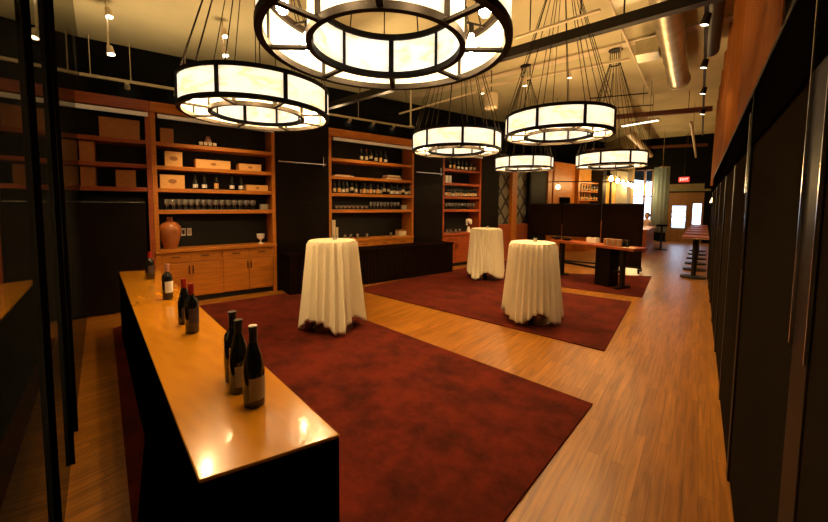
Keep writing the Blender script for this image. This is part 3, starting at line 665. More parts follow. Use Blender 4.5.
# ------------------------------------------------------------------ chandeliers
R, RI, HC = .6, .384, .25
def make_chandelier(label):
    t = thing('ring_chandelier', label, 'chandelier', (0, 0, 0), 0, 'ring chandeliers hung in two rows')
    b = .033
    for r, w in ((R, .030), (RI, .024)):
        MB().ring(r - w, r + .004, 0, b, n=64).build('outer_ring' if r == R else 'inner_ring', 'bronze', t)
        MB().ring(r - w, r + .004, HC - b, HC, n=64).build('outer_ring' if r == R else 'inner_ring', 'bronze', t)
    for k in range(8):
        a = k * PI / 4; ca, sa_ = math.cos(a), math.sin(a)
        for r in (R, RI):
            MB().bar((ca * (r - .004), sa_ * (r - .004), b), (ca * (r - .004), sa_ * (r - .004), HC - b), .030, .018).build('upright', 'bronze', t)
            MB().ring(r - .011, r - .005, b - .003, HC - b + .003, a + .018, a + PI / 4 - .018, 10).build('mica_panel', 'mica', t)
        MB().bar((ca * (RI + .003), sa_ * (RI + .003), .013), (ca * (R - .012), sa_ * (R - .012), .013), .028, .014).build('spoke', 'bronze', t)
        a += PI / 8; x, y = math.cos(a) * .485, math.sin(a) * .485
        MB().bar((math.cos(a) * RI, math.sin(a) * RI, HC - .02), (math.cos(a) * R, math.sin(a) * R, HC - .02), .012, .008).build('lamp_arm', 'bronze', t)
        bl = MB().lathe([(0, .075), (.016, .08), (.026, .095), (.029, .112), (.024, .135), (.014, .16), (.013, .175), (0, .175)], 12, (x, y, 0)).build('bulb', 'light_on', t)
        MB().tube([(x, y, .172), (x, y, HC - .02)], .014, 8).build('socket', 'bronze', bl)
    top = CE - ZB
    MB().lathe([(0, top - .05), (.11, top - .05), (.12, top - .04), (.12, top), (0, top)], 24).build('canopy', 'blackmetal', t)
    MB().ring(.08, .1, top - .30, top - .28, n=24).build('spreader_ring', 'bronze', t)
    for k in range(16):
        a = k * PI / 8 + .1; c_, s_ = math.cos(a), math.sin(a)
        MB().tube([(c_ * .09, s_ * .09, top - .05), (c_ * .09, s_ * .09, top - .29), (c_ * (R - .01), s_ * (R - .01), HC)], .0042, 5).build('cable', 'bronze', t)
    return t
ZB = 2.22
CH = [(-3.049, 1.601, 2.222, 18.5, 'large ring chandelier at left, hanging before the tall bookcase'),
      (-1.25, 1.325, 2.229, -4, 'nearest ring chandelier, cut off by the top of the picture'),
      (-2.652, 4.207, 2.193, 7, 'ring chandelier in front of the farthest bookcase, left of centre'),
      (-1.354, 4.37, 2.279, 25, 'ring chandelier right of centre, below the dark ceiling beam'),
      (-2.99, 7.425, 2.239, 18, 'smallest distant ring chandelier, above the lattice screens'),
      (-1.36, 7.594, 2.209, 30, 'distant ring chandelier above the right end of the black screens')]
proto = None
for x, y, z, off, l in CH:
    rz = math.atan2(-y, -x) + math.radians(off)
    if proto is None: proto = make_chandelier(l); o = proto; o.location = (x, y, z); o.rotation_euler = (0, 0, rz)
    else: o = dup(proto, (x, y, z), rz, l)
    if l.startswith('nearest'):
        dm = M['light_dim']
        done = {}
        for ch_ in o.children:
            if ch_.name.startswith('bulb'):
                ch_.data = ch_.data.copy(); ch_.data.materials[0] = dm
            if ch_.name.startswith('mica_panel'):
                ch_.data = ch_.data.copy(); ch_.data.materials[0] = M['mica_bright']
    o.scale = (1, 1, 1)

# ------------------------------------------------------------------ ceiling services
def pole_spots(px, ytop, ybot, heads, label, r=.014, zt_=CE):
    p = at(px, ytop, zt_); zb_ = zat(p, px, ybot)
    t = thing('spotlight_pole', label, 'spotlight', (p.x, p.y, 0))
    MB().tube([(0, 0, zb_), (0, 0, zt_)], r, 8).build('pole', 'whitemetal', t)
    for hy in heads:
        z = zat(p, px, hy)
        v = Vector((p.x, p.y, 0)).normalized(); 
        h_ = MB().tube([(0.02, .01, z + .06), (.05, .02, z - .06)], [.035, .05], 14).build('spot_head', 'whitemetal', t)
        MB().tube([(.0501, .0201, z - .0601), (.0511, .0205, z - .064)], .042, 14).build('lens', 'spot_on', h_)
    return p
pA = pole_spots(106, 1, 55, (13, 50), 'spotlight pole at upper left with two pale lamp heads')
pB = pole_spots(222, 20, 58, (33, 52), 'spotlight pole just above the left chandelier')
def strip_bar(name, a, b, w, h, m, label, cat, rods=(), heads=(), rodz=CE, head_len=.10, group=None, aim=(0, 0, -1)):
    t = thing(name, label, cat, tuple(a), 0, group); d = b - a
    MB().bar((0, 0, 0), tuple(d), w, h).build('rail', m, t)
    for u in rods:
        p = d * u; MB().tube([(p.x, p.y, p.z + h / 2 - .002), (p.x, p.y, rodz - a.z)], .007, 6).build('hanging_rod', 'whitemetal', t)
    for u in heads:
        p = d * u; q = p + Vector((0, 0, -h / 2)); e = q + Vector((0, 0, -.05)); am = Vector(aim).normalized()
        hd = MB().tube([q, e], .012, 6).tube([e - am * .05, e + am * head_len * .6], [.036, .044], 12).build('spot_head', 'bronze' if m == 'blackmetal' else 'whitemetal', t)
        MB().tube([e + am * (head_len * .6 + .0005), e + am * (head_len * .6 + .004)], .036, 12).build('lens', 'spot_on', hd)
    return t
T = at(85, 28, CE); ZTR = zat(T, 85, 70.5)
a, b_ = at(0, 61, ZTR), at(408, 127, ZTR)
def frac(px, py): return (at(px, py, ZTR) - a).length / (b_ - a).length
strip_bar('track_light', a, b_, .04, .05, 'whitemetal', 'long pale light track above the bookcases', 'track light', rods=[frac(85, 70.5), frac(127, 76.5), frac(185, 85), .8], heads=[frac(28, 64), frac(122, 75), frac(174, 82.5), frac(379, 119), frac(395, 124), frac(357, 114)], aim=(-.75, .2, -.6))
# cross beams and pipes
def beam(px0, py0, px1, py1, z, w, h, name, m, label, cat, ext=(0, 0), rods=()):
    a = at(px0, py0, z); b = at(px1, py1, z); d = (b - a); a2 = a - d * ext[0]; b2 = b + d * ext[1]
    t = thing(name, label, cat, tuple(a2)); MB().bar((0, 0, 0), tuple(b2 - a2), w, h).build('bar', m, t)
    for u in rods:
        p = (b2 - a2) * u; MB().tube([(p.x, p.y, h / 2), (p.x, p.y, CE - z)], .009, 6).build('hanging_rod', m if m != 'whitemetal' else 'whitemetal', t)
    return t
def tube_beam(px0, py0, px1, py1, z, r, name, m, label, cat, rods=(), z1=None):
    a = at(px0, py0, z); b = at(px1, py1, z if z1 is None else z1)
    t = thing(name, label, cat, tuple(a)); d = b - a; MB().tube([(0, 0, 0), tuple(d)], r, 10).build('pipe', m, t)
    for u in rods:
        p = d * u; MB().tube([(p.x, p.y, p.z), (p.x, p.y, CE - a.z)], .006, 6).build('hanging_rod', 'bronze', t)
    return t
beam(360, 97, 679, 5, 3.42, .10, .11, 'ceiling_beam', 'blackmetal', 'thick dark beam crossing the ceiling behind the nearest chandelier', 'beam', ext=(.3, .2), rods=(.2, .5, .8))
beam(617, 117, 712, 108.7, 3.9, .10, .12, 'ceiling_beam', mat('rust_painted_beam', (.12, .03, .012), .6), 'second dark red beam, above the distant chandeliers', 'beam', ext=(1.3, .0), rods=(.3, .9))
beam(626, 148.5, 707.6, 144.6, 3.9, .10, .10, 'ceiling_beam', mat('rust_painted_beam_far', (.10, .028, .012), .6), 'farthest dark red beam near the exit sign', 'beam', ext=(1.3, 0), rods=(.3, .9))
t = tube_beam(399.6, 113.7, 476, 92, 3.6, .02, 'conduit', 'whitemetal', 'pale conduit behind the nearest chandelier, left part', 'pipe', rods=(.1, .9))
def ztrack(x0, y0, x1, y1, z, label, rods, heads, aim=(0, .2, -1)):
    a, b = at(x0, y0, z), at(x1, y1, z); return strip_bar('track_light', a, b, .035, .045, 'whitemetal', label, 'track light', rods=rods, heads=heads, aim=aim)
ztrack(476, 88, 630, 58.5, 3.9, 'pale light track crossing the chandelier cables at upper centre', (.1, .55, .95), (.37, .66, .05))
tube_beam(590, 98.5, 648, 93, 3.9, .012, 'conduit', 'bronze', 'upper thin conduit right of the cable fan', 'pipe', rods=(.4,))
tube_beam(560, 112, 653, 105, 3.9, .012, 'conduit', 'bronze', 'lower thin conduit right of the cable fan', 'pipe', rods=(.9,))
tube_beam(514.9, 38, 600, 10, 3.3, .016, 'conduit', 'whitemetal', 'pale conduit running just above the thick dark beam', 'pipe', rods=(.2, .8))
tube_beam(609, 0, 648, 88, 4.3, .02, 'conduit', 'whitemetal', 'slanting pale conduit between beam and round duct', 'pipe', rods=(.9,))
p = at(411, 80, CE); zb_ = zat(p, 411, 127)
t = thing('ceiling_drop_pole', 'pale vertical drop pole left of the cable fan', 'pole', (p.x, p.y, 0)); MB().tube([(0, 0, zb_), (0, 0, CE)], .02, 8).build('pole', 'whitemetal', t); MB().lathe([(0, zb_ + .06), (.08, zb_), (.09, zb_ - .02), (0, zb_ - .02)], 16).build('lamp_cap', 'whitemetal', t)
beam(440, 90, 690, 28, 4.378, .22, .04, 'ceiling_joist', 'whitemetal', 'broad cream joist crossing the ceiling behind the dark beam', 'beam', ext=(.2, .3))
# white drum lantern and fluorescent fixture
p = at(491, 101, 3.75)
t = thing('drum_lantern', 'pale dull drum shade hanging between the front chandeliers', 'lamp', (p.x, p.y, 3.58))
MB().lathe([(0, 0), (.13, 0), (.15, .02), (.15, .30), (.13, .33), (0, .33)], 24).build('shade', 'whitemetal', t); MB().tube([(0, 0, .33), (0, 0, CE - 3.58)], .01, 8).build('rod', 'bronze', t)
a = at(622, 127, 3.7); b = at(658, 121, 3.7)
t = thing('fluorescent_light', 'glowing fluorescent fixture below the second beam', 'ceiling light', tuple(a)); d = b - a
MB().bar((0, 0, .05), (d.x, d.y, .05), .12, .05).build('housing', 'whitemetal', t)
for o_ in (-.03, .03): MB().tube([(o_ * .2, o_, .015), (d.x + o_ * .2, d.y + o_, .015)], .014, 8).build('tube', 'tube_on', t)
for u in (.15, .85): MB().tube([(d.x * u, d.y * u, .07), (d.x * u, d.y * u, CE - 3.7)], .006, 6).build('hanging_rod', 'bronze', t)
# ducts
t = thing('round_duct', 'silver spiral air duct at upper right with square side outlets', 'duct', (-.47, 2.6, 4.08))
pts = MB(); L_ = 6.6; n = 90; prs = []
for i in range(n + 1):
    prs.append((0, L_ * i / n, 0))
rs = [.17 + (.008 if i % 6 == 0 else 0) for i in range(n + 1)]
pts.tube(prs, rs, 28).build('duct_pipe', 'duct', t)
ec = MB().lathe([(.2, 0), (.2, .03), (.15, .1), (0, .13)], 28).build('end_cap', 'duct', t); ec.rotation_euler = (-PI / 2, 0, 0); ec.location = (0, L_, 0)
for y in (2.2, 4.4): MB().box(-.5, -.17, y, y + .4, -.12, .12).build('side_outlet', 'duct', t, .01)
tt = thing('wall_duct', 'dark pipe along the ceiling above the orange curtain', 'duct', (.02, 3.0, 4.2)); MB().tube([(0, 0, 0), (0, 5.2, 0)], .11, 16).build('pipe', 'blackmetal', tt)
o = MB().ring(.105, .125, 0, .04, n=24).build('collar', 'blackmetal', tt); o.rotation_euler = (-PI / 2, 0, 0); o.location = (0, 2.5, 0)
a = at(707.5, -8, 3.6); b = at(702.6, 135, 3.6)
fr_ = lambda px, py: (at(px, py, 3.6) - a).length / (b - a).length
strip_bar('track_light', a, b, .035, .04, 'blackmetal', 'dark light track beside the orange curtain with pale lamp heads', 'track light', rods=(.1, .5, .95), heads=[fr_(706.5, 12), fr_(705.5, 58), fr_(704.7, 86), fr_(704, 108)], aim=(-.25, .15, -1))
tube_beam(628, 132, 667, 172, 3.7, .10, 'air_duct', 'whitemetal', 'cream air duct elbow near the far window top', 'duct', rods=(.5,))
tube_beam(691, 122, 699, 178, 3.5, .03, 'conduit', 'whitemetal', 'pale pipe hanging beside the exit sign', 'pipe', rods=(.1,))
# exit sign
pE = onp(684, 179.5, (0, YF - .35), (0, 1))
t = thing('exit_sign', 'small glowing red EXIT sign over the far door', 'sign', (pE.x, YF - .35, pE.z))
MB().box(-.17, .17, -.02, .02, -.10, .10).build('sign_box', 'exit_red', t, .005)
MB().tube([(0, 0, .10), (0, 0, CE - pE.z)], .012, 6).build('hanging_rod', 'blackmetal', t)
cu = bpy.data.curves.new('letters', 'FONT'); cu.body = 'EXIT'; cu.size = .14; cu.align_x = 'CENTER'; cu.align_y = 'CENTER'; cu.extrude = .002; cu.materials.append(M['exit_txt'])
lo = bpy.data.objects.new('lettering', cu); C.objects.link(lo); 
bpy.context.view_layer.update(); me_ = bpy.data.meshes.new_from_object(lo.evaluated_get(bpy.context.evaluated_depsgraph_get())); me_.name = 'lettering'; bpy.data.objects.remove(lo)
lo = bpy.data.objects.new('lettering', me_); C.objects.link(lo); lo.parent = t; lo.rotation_euler = (PI / 2, 0, 0); lo.location = (0, -.023, 0)

# ------------------------------------------------------------------ right side: curtain and folding partition
def wavy(name, parent, x, y0, y1, z0, z1, amp, pitch, m, n_per=14, seed=0, hem=None):
    n = int((y1 - y0) / pitch * n_per); rows = 10; vs = []; fs = []
    for j in range(rows + 1):
        u = j / rows
        for i in range(n + 1):
            y = y0 + (y1 - y0) * i / n; ph_ = 2 * PI * (y - y0) / pitch + .6 * math.sin(y * 1.3 + seed)
            lo_ = z0 if hem is None else hem(y); z = lo_ + (z1 - lo_) * u
            vs.append((x + amp * math.sin(ph_) * (1.1 - .4 * u), y, z))
    for j in range(rows):
        for i in range(n): fs.append([j * (n + 1) + i, j * (n + 1) + i + 1, (j + 1) * (n + 1) + i + 1, (j + 1) * (n + 1) + i])
    o = MB().add(vs, fs).build(name, m, parent); md = o.modifiers.new('thick', 'SOLIDIFY'); md.thickness = .004; return o
t = thing('orange_curtain', 'long burnt orange curtain hanging above the dark partition, right wall', 'curtain', (0, 0, 0))
MB().add([(.285, 2.7, 2.06), (.27, 5.3, 2.06), (.27, 5.3, CE - .02), (.285, 2.7, CE - .02), (.291, 2.7, 2.06), (.276, 5.3, 2.06), (.276, 5.3, CE - .02), (.291, 2.7, CE - .02)],
    [[0, 1, 2, 3], [7, 6, 5, 4], [0, 4, 5, 1], [1, 5, 6, 2], [2, 6, 7, 3], [3, 7, 4, 0]]).build('flat_panel', 'orange_drape', t)
wavy('gathered_panel', t, .27, 5.4, 12.9, 2.06, CE - .02, .07, 1.3, 'orange_drape', hem=lambda y: 2.06)
MB().bar((.34, 2.8, CE - .03), (.34, 13, CE - .03), .04, .03).build('curtain_rail', 'blackmetal', t)
t = thing('black_curtain', 'black curtain at the right edge of the picture, above the partition', 'curtain', (0, 0, 0))
wavy('gathered_panel', t, .32, -.2, 2.66, 2.08, CE - .02, .02, .35, 'black')
MB().bar((.36, -.2, CE - .03), (.36, 2.76, CE - .03), .04, .03).build('curtain_rail', 'blackmetal', t)
t = thing('folding_partition', 'dark folding partition of panels and steel-edged posts along the right wall', 'partition', (0, 0, 0))
M['mesh_panel'] = mat('dark_brown_mesh', (.014, .010, .006), .8, spec=0, var=.15, scale=90, stretch=(1, 1, 6))
posts = [1.10, 2.52, 3.55, 4.7, 5.9, 7.1, 8.3, 9.45]
prev = -.3
for i, y in enumerate(posts):
    x = .190 + (.005 if i % 2 else 0)
    MB().box(x, x + .03, prev + .02, y - .05, .02, 2.05).build('panel', 'mesh_panel', t)
    MB().box(.186, .28, y - .05, y + (.10 if i == 0 else .03), .0, 2.06).build('post', 'black_panel', t, .004)
    if i < 2:
        for yy in ((y + .102, y - .052) if i == 0 else (y - .052,)): MB().box(.180, .186, yy - .003, yy + .003, 1.15, 2.05).build('steel_edge', 'chrome', t)
    prev = y + (.10 if i == 0 else .03)
MB().box(.184, .19, -.3, 9.48, 1.78, 2.052).build('header_band', 'black', t)
MB().box(.182, .29, -.3, 9.48, 2.052, 2.075).build('head_rail', 'black_panel', t)
MB().box(.176, .186, 2.50, 2.52, 1.55, 1.95).build('glint_strip', 'chrome', t)  # steel strip added to give the glint on the post, not a real fitting
# sconce beyond the partition
p = onp(703.5, 199, (.38, 0), (1, 0)) if False else Vector((.40, 13.4, 1.72))
t = thing('wall_sconce', 'small glowing yellow wall lamp at the end of the orange curtain', 'wall lamp', (.30, 12.6, 1.62))
MB().lathe([(.04, .16), (.10, -.02), (.09, -.02), (.03, .16)], 16).build('shade', 'sconce_on', t); MB().tube([(0, 0, .16), (0, 0, .2), (.2, 0, .2)], .012, 8).build('arm', 'bronze', t)

# ------------------------------------------------------------------ far tables on the right
p0 = at(693, 277.5)
labs = ['nearest pedestal bar table by the right wall', 'second pedestal bar table by the right wall', 'third pedestal bar table by the right wall', 'fourth pedestal bar table by the right wall', 'fifth pedestal bar table by the right wall', 'farthest pedestal bar table by the right wall']
ztop = zat(p0, 693, 236)
base = None
for i in range(6):
    loc = (p0.x + .01 * i, p0.y + i * 1.15, 0)
    if base is None:
        t = base = thing('pedestal_table', labs[i], 'table', loc, 0, 'pedestal tables along the right wall')
        MB().box(-.215, .215, -.32, .32, ztop - .035, ztop).build('tabletop', 'redwood', t, .004)
        MB().box(-.217, .217, -.322, .322, ztop - .037, ztop - .03).build('edge_trim', 'whitemetal', t)
        MB().tube([(0, 0, .02), (0, 0, ztop - .035)], .04, 14).build('column', 'blackmetal', t)
        MB().lathe([(0, 0), (.22, 0), (.22, .012), (.22, .03), (.05, .05), (0, .05)], 28).build('base', 'blackmetal', t)
    else: dup(base, loc, 0, labs[i])
# ------------------------------------------------------------------ screens and long table
ys = at(636, 273); YS = ys.y
tz = .76
fl_ = at(549, 239.5, tz); fr2 = at(637, 249.5, tz)
dv2 = (fr2 - fl_).normalized(); nn = Vector((-dv2.y, dv2.x, 0)); Lt = (fr2 - fl_).length * .97; at_ = math.atan2(dv2.y, dv2.x)
t = thing('long_wooden_table', 'long orange-brown wooden table in front of the black screens', 'table', (fl_.x, fl_.y, 0), at_)
MB().box(0, Lt, 0, .42, tz - .045, tz).build('tabletop', 'redwood', t, .004)
zf = .013
for x in (.18, Lt - .30):
    MB().box(x - .03, x + .03, .17, .25, zf + .03, tz - .05).build('leg', 'blackmetal', t, .003)
    MB().box(x - .035, x + .035, .02, .40, zf, zf + .03).build('foot', 'blackmetal', t, .003)
MB().box(.2, Lt - .3, .19, .23, .28, .32).build('stretcher', 'blackmetal', t)
MB().box(Lt * .58, Lt * .74, .08, .36, zf, tz - .046).build('pedestal', 'black_panel', t, .004)
# items on table
def TP(x, y, z=0): 
    q = Vector((fl_.x, fl_.y, 0)) + dv2 * x + nn * y; return (q.x, q.y, tz + z)
def tx(px, yy=.2):
    q = onp(px, 245, (fl_.x + nn.x * yy, fl_.y + nn.y * yy), nn); return (q - Vector((fl_.x, fl_.y, q.z))).dot(dv2)
t = thing('serving_bowl', 'low dark bowl at left end of the long wooden table', 'bowl', TP(tx(556), .22, .001)); MB().lathe([(0, 0), (.07, 0), (.12, .05), (.11, .05), (.06, .012), (0, .012)], 20).build('bowl', 'bottle', t); MB().ring(.10, .125, .048, .054, n=20).build('rim', 'chrome', t)
t = thing('serving_bowl', 'second dark bowl beside the white box on long table', 'bowl', TP(tx(566), .22, .001)); MB().lathe([(0, 0), (.07, 0), (.12, .05), (.11, .05), (.06, .012), (0, .012)], 20).build('bowl', 'bottle', t); MB().ring(.10, .125, .048, .054, n=20).build('rim', 'chrome', t)
t = thing('tissue_box', 'white box standing in the middle of the long wooden table', 'box', TP(tx(584.5), .25, .001), at_); MB().box(0, .20, 0, .12, 0, .10).build('box_body', 'white', t, .004); MB().box(.05, .12, .03, .09, .10, .103).build('opening', 'black', t)
for i in range(7):
    t_ = tag(MB().box(0, .035, 0, .12, .001, .12).build('menu_booklet', 'tanlabel' if i % 2 else 'crate_dark', None, .002), '%s booklet from the left in the row on the long table' % ORD[i], 'booklet', 'booklets lined up on the long table'); t_.location = TP(tx(606) + i * .052, .12, 0); t_.rotation_euler = (0, 0, at_)
for i, px in enumerate((626, 630)):
    t = thing('small_jar', '%s small dark jar right of the booklets on long table' % ('left', 'right')[i], 'jar', TP(tx(px), .12, .001)); MB().lathe([(0, 0), (.03, 0), (.03, .09), (.02, .11), (0, .11)], 14).build('jar_body', 'bottle', t); MB().lathe([(0, .11), (.022, .11), (.022, .13), (0, .13)], 14).build('lid', 'blackfoil', t)
t_ = tag(MB().box(0, .2, 0, .14, .001, .006).build('paper_sheet', 'white'), 'white sheet of paper at right end of the long table', 'paper'); t_.location = TP(Lt - .24, .05); t_.rotation_euler = (0, 0, at_)
M['screen_cloth'] = mat('dark_umber_cloth', (.0075, .0035, .0018), .8, spec=0)
# screens: three rolling black panels
def sx(px): return onp(px, 240, (0, YS), (0, 1)).x
edges = [528.5, 561.5, 600.5, 643]
YSs = [YS + .45, YS + .3, YS]
for i in range(3):
    yy = YS
    x0, x1 = sx(edges[i]), sx(edges[i + 1]); w = x1 - x0 - .02; zt2 = zat((x1, yy), edges[i + 1], 203.5)
    t = thing('rolling_screen', ('left of the three black rolling screens, beside the lattice panels', 'middle black rolling screen behind the long wooden table', 'right black rolling screen, its caster beside the open floor')[i], 'screen', (x0 + .01, yy, 0))
    MB().box(.02, w - .02, -.012, .012, .72 if i < 2 else .14, zt2 - .02).build('panel', 'screen_cloth', t)
    MB().box(0, .03, -.02, .02, .1, zt2).build('upright', 'screen_cloth', t); MB().box(w - .03, w, -.02, .02, .1, zt2).build('upright', 'screen_cloth', t)
    MB().box(.03, w - .03, -.02, .02, zt2 - .025, zt2).build('top_rail', 'blackmetal', t); MB().box(.03, w - .03, -.02, .02, .10, .14).build('bottom_rail', 'blackmetal', t)
    for cx_ in (.02, w - .02):
        f_ = MB().box(cx_ - .025, cx_ + .025, -.22, .22, .075, .105).build('foot', 'blackmetal', t)
        for cy_ in (-.19, .19): MB().tube([(cx_ - .015, cy_, .052), (cx_ + .015, cy_, .052)], .038, 14).build('caster', 'black', t)
q = onp(558, 187, WP - WN * .35, WN)
t = thing('wall_sconce', 'warm glowing wall lamp above the left rolling screen', 'wall lamp', tuple(q)); MB().lathe([(0, -.07), (.05, -.06), (.07, 0), (.05, .06), (0, .07)], 14).build('globe', 'sconce_on', t); MB().tube([(0, 0, .065), (0, 0, .16), (-.3, .08, .16)], .012, 6).build('arm', 'bronze', t)
# curtain pole behind screens
a = at(553, 181.5, 2.25); b = at(652, 182, 2.25)
# thin rail
pa = onp(552, 181.5, (0, YS + .9), (0, 1)); pb = onp(650, 182, (0, YS + .9), (0, 1))
t = thing('hanging_rail', 'thin dark rail stretched above the black screens', 'rail', tuple(pa)); MB().tube([(0, 0, 0), tuple(pb - pa)], .014, 8).build('rail', 'blackmetal', t)
for u in (.03, .5, .97):
    q = (pb - pa) * u; MB().tube([(q.x, q.y, q.z), (q.x, q.y, CE - pa.z)], .005, 6).build('hanging_rod', 'blackmetal', t)
# linear pendant of bulbs
za = 2.25; a = at(611, 179.5, za); b = at(650, 192.5, za)
if (b - a).length > 9: b = a + (b - a).normalized() * 9
t = thing('bulb_pendant', 'long pendant bar of glowing bulbs over the far bar', 'pendant light', tuple(a + Vector((0, 0, .15)))); d = b - a
MB().tube([(0, 0, 0), (d.x, d.y, 0)], .015, 8).build('bar', 'bronze', t)
for i in range(9):
    u = i / 8; bl = MB().lathe([(0, -.20), (.035, -.185), (.055, -.14), (.045, -.09), (.018, -.05), (0, -.05)], 14, (d.x * u, d.y * u, 0)).build('bulb', 'string_on', t)
    MB().tube([(d.x * u, d.y * u, -.055), (d.x * u, d.y * u, 0)], .018, 8).build('socket', 'bronze', bl)
for u in (.1, .9): MB().tube([(d.x * u, d.y * u, 0), (d.x * u, d.y * u, CE - za - .15)], .006, 6).build('hanging_rod', 'bronze', t)
# bar counter, person, stool, blue drape
bp = at(645, 253); bp2 = at(653, 243)
t = thing('bar_counter', 'red-brown far bar counter seen past the screens', 'counter', (bp.x, bp.y, 0))
Lb = 2.5; hz = zat(bp, 645, 231); MB().box(-.55, .0, 0, Lb, 0, hz).build('counter_body', 'redwood', t, .004); MB().box(-.6, .05, -.05, Lb + .05, hz, hz + .04).build('countertop', 'cherry', t, .004)
def person(loc, rz, label):
    t = thing('person', label, 'person', loc, rz)
    me = bpy.data.meshes.new('body')
    V_ = [(0, 0, .48), (0, 0, .66), (0, .02, .88), (0, .02, .97), (0, .03, 1.05), (0, .03, 1.16), (.17, .02, .90), (.23, .08, .68), (.18, .28, .66), (.15, .36, .68), (-.17, .02, .90), (-.23, .08, .68), (-.18, .28, .66), (-.15, .36, .68), (.10, .10, .50), (.12, .42, .50), (.12, .44, .08), (.12, .56, .045), (-.10, .10, .50), (-.12, .42, .50), (-.12, .44, .08), (-.12, .56, .045)]
    E_ = [(0, 1), (1, 2), (2, 3), (3, 4), (4, 5), (2, 6), (6, 7), (7, 8), (8, 9), (2, 10), (10, 11), (11, 12), (12, 13), (0, 14), (14, 15), (15, 16), (16, 17), (0, 18), (18, 19), (19, 20), (20, 21)]
    rr = [.13, .12, .12, .05, .06, .07, .06, .045, .035, .03, .06, .045, .035, .03, .08, .06, .045, .035, .08, .06, .045, .035]
    me.from_pydata(V_, E_, []); me.materials.append(M['shirt']); o = bpy.data.objects.new('body', me); C.objects.link(o); o.parent = t
    md = o.modifiers.new('skin', 'SKIN'); sv = me.skin_vertices[0].data
    for i, r in enumerate(rr): sv[i].radius = (r, r * .8)
    sv[0].use_root = True
    o.modifiers.new('sub', 'SUBSURF').levels = 1
    MB().lathe([(0, .98), (.05, .995), (.075, 1.04), (.083, 1.10), (.075, 1.16), (.04, 1.20), (0, 1.21)], 16, (0, .035, 0)).build('face', 'skin', t)
    MB().lathe([(.06, 1.02), (.094, 1.08), (.098, 1.14), (.08, 1.20), (.04, 1.232), (0, 1.24)], 16, (0, .005, 0)).build('hair', 'hair', t)
    for x in (.03, -.03): MB().lathe([(0, -.008), (.008, 0), (0, .008)], 8, (x, .116, 1.105)).build('eye', 'hair', t)
    MB().lathe([(0, -.02), (.012, -.01), (0, .02)], 8, (0, .124, 1.08)).build('nose', 'skin', t)
    return t
person((-1.64, 17.1, 0), PI - .3, 'dark-haired person in pale shirt seated at the end of the far counter')
t = thing('dining_chair', 'small dark chair under the seated person at the far counter', 'chair', (-1.64, 17.1, 0), -.3)
MB().box(-.2, .2, -.2, .2, .35, .385).build('seat', 'blackmetal', t, .005); MB().box(-.2, .2, .21, .24, .42, .85).build('backrest', 'blackmetal', t, .005)
for x in (-.17, .17):
    for y in (-.17, .17): MB().tube([(x, y, 0), (x, y, .35)], .015, 8).build('leg', 'blackmetal', t)
sp = Vector((-.98, 14.75, 0))
t = thing('bar_stool', 'black stool standing between far bar and blue curtain', 'stool', (sp.x, sp.y, 0)); MB().lathe([(0, .80), (.16, .80), (.17, .83), (.15, .86), (0, .86)], 20).build('seat', 'black', t); MB().tube([(0, 0, .02), (0, 0, .8)], .03, 10).build('pole', 'blackmetal', t); MB().lathe([(0, 0), (.2, 0), (.19, .02), (0, .03)], 20).build('base', 'blackmetal', t)
MB().ring(.12, .14, .28, .3, n=20).build('foot_ring', 'blackmetal', t)
# hanging blue drape as a rounded column
q = onp(660, 205, (0, 16.4), (0, 1)); xl = onp(652.5, 205, (0, 16.4), (0, 1)).x; xr = onp(668, 205, (0, 16.4), (0, 1)).x
zlo = onp(660, 232, (0, 16.4), (0, 1)).z; zhi = onp(660, 168, (0, 16.4), (0, 1)).z
t = thing('sheer_drape', 'pale blue-grey hanging drape left of the far door', 'curtain', ((xl + xr) / 2, 16.4, 0)); rr_ = (xr - xl) / 2; n = 72
vs = [(math.cos(2 * PI * k / n) * rr_ * (1 + .05 * math.sin(12 * 2 * PI * k / n)), math.sin(2 * PI * k / n) * rr_ * (1 + .05 * math.sin(12 * 2 * PI * k / n)), z) for z in (zlo, zhi) for k in range(n)]
o = MB().add(vs, [[k, (k + 1) % n, n + (k + 1) % n, n + k] for k in range(n)]).build('fabric', 'blue_drape', t); o.modifiers.new('thick', 'SOLIDIFY').thickness = .004
MB().ring(rr_ * .9, rr_ * 1.05, zhi, zhi + .03, n=40).build('hoop', 'chrome', t); MB().tube([(0, rr_ * .95, zhi + .03), (0, rr_ * .95, CE)], .01, 6).build('hanging_rod', 'chrome', t)

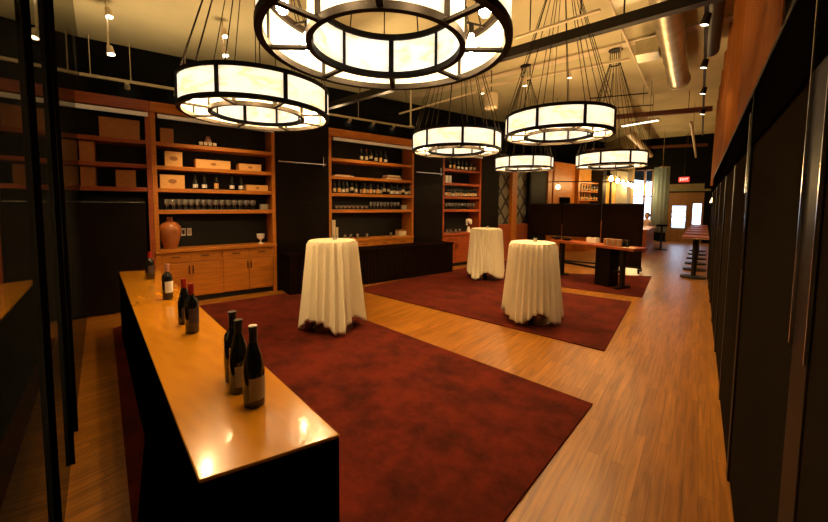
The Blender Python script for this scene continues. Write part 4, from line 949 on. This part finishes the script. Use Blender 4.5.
# ------------------------------------------------------------------ lights
def spot(loc, tgt, power, size=60, col=(1, .66, .32), blend=.6, r=.04):
    l = bpy.data.lights.new('spot', 'SPOT'); l.energy = power; l.spot_size = math.radians(size); l.spot_blend = blend; l.color = col; l.shadow_soft_size = r
    o = bpy.data.objects.new('spotlight_beam', l); C.objects.link(o); o.location = loc
    o.rotation_euler = (Vector(tgt) - Vector(loc)).to_track_quat('-Z', 'Y').to_euler(); return o
SP = 1.0
def aimwall(s, z, power, off=-1.15, zl=3.25, size=62): spot(W(s, off, zl), W(s, .05, z), power * SP, size)
aimwall(-.75, 1.1, 120); aimwall(-1.0, .6, 70, size=55); aimwall(sU2a + .9, 1.4, 75); aimwall(sU2a + .4, 1.7, 40, size=50); aimwall(sU3a + .5, 1.5, 45)
aimwall(-1.9, 2.2, 3)
# lamps over the counter and floor
p = (at(150, 290, TZ)); spot((-2.6, 1.2, 3.6), (-2.6, .75, .7), 60, 75)
spot((-1.2, 1.6, 3.6), (-1.4, .6, .7), 30, 60)
for y, pw_ in ((3.2, 25), (6.0, 60), (9.5, 70)): spot((-.1, y, 3.5), (-.35, y + .4, 0), pw_, 75)
spot((-3.0, 3.4, 3.6), (-3.2, 2.6, .6), 25, 70)
for p in (pA, pB, at(330, 60, CE), Vector((-4.6, 4.6, 0))):  # broad upward beams added to brighten the ceiling, no real fixture behind them
    spot((p.x + .12, p.y + .1, 3.05), (p.x + .1, p.y + .1, 5), 70, 165, blend=1, r=.08)
# sun-lit street
w = bpy.data.worlds.new('sky'); bpy.context.scene.world = w; w.use_nodes = True
w.node_tree.nodes['Background'].inputs[0].default_value = (.62, .80, 1.0, 1); w.node_tree.nodes['Background'].inputs[1].default_value = 5
sc = bpy.context.scene
sc.view_settings.view_transform = 'Standard'; sc.view_settings.look = 'None'; sc.view_settings.gamma = 1; sc.view_settings.exposure = 0.0; sc.view_settings.use_curve_mapping = False
sc.cycles.use_denoising = True
sc.cycles.max_bounces = 8; sc.cycles.sample_clamp_indirect = 4
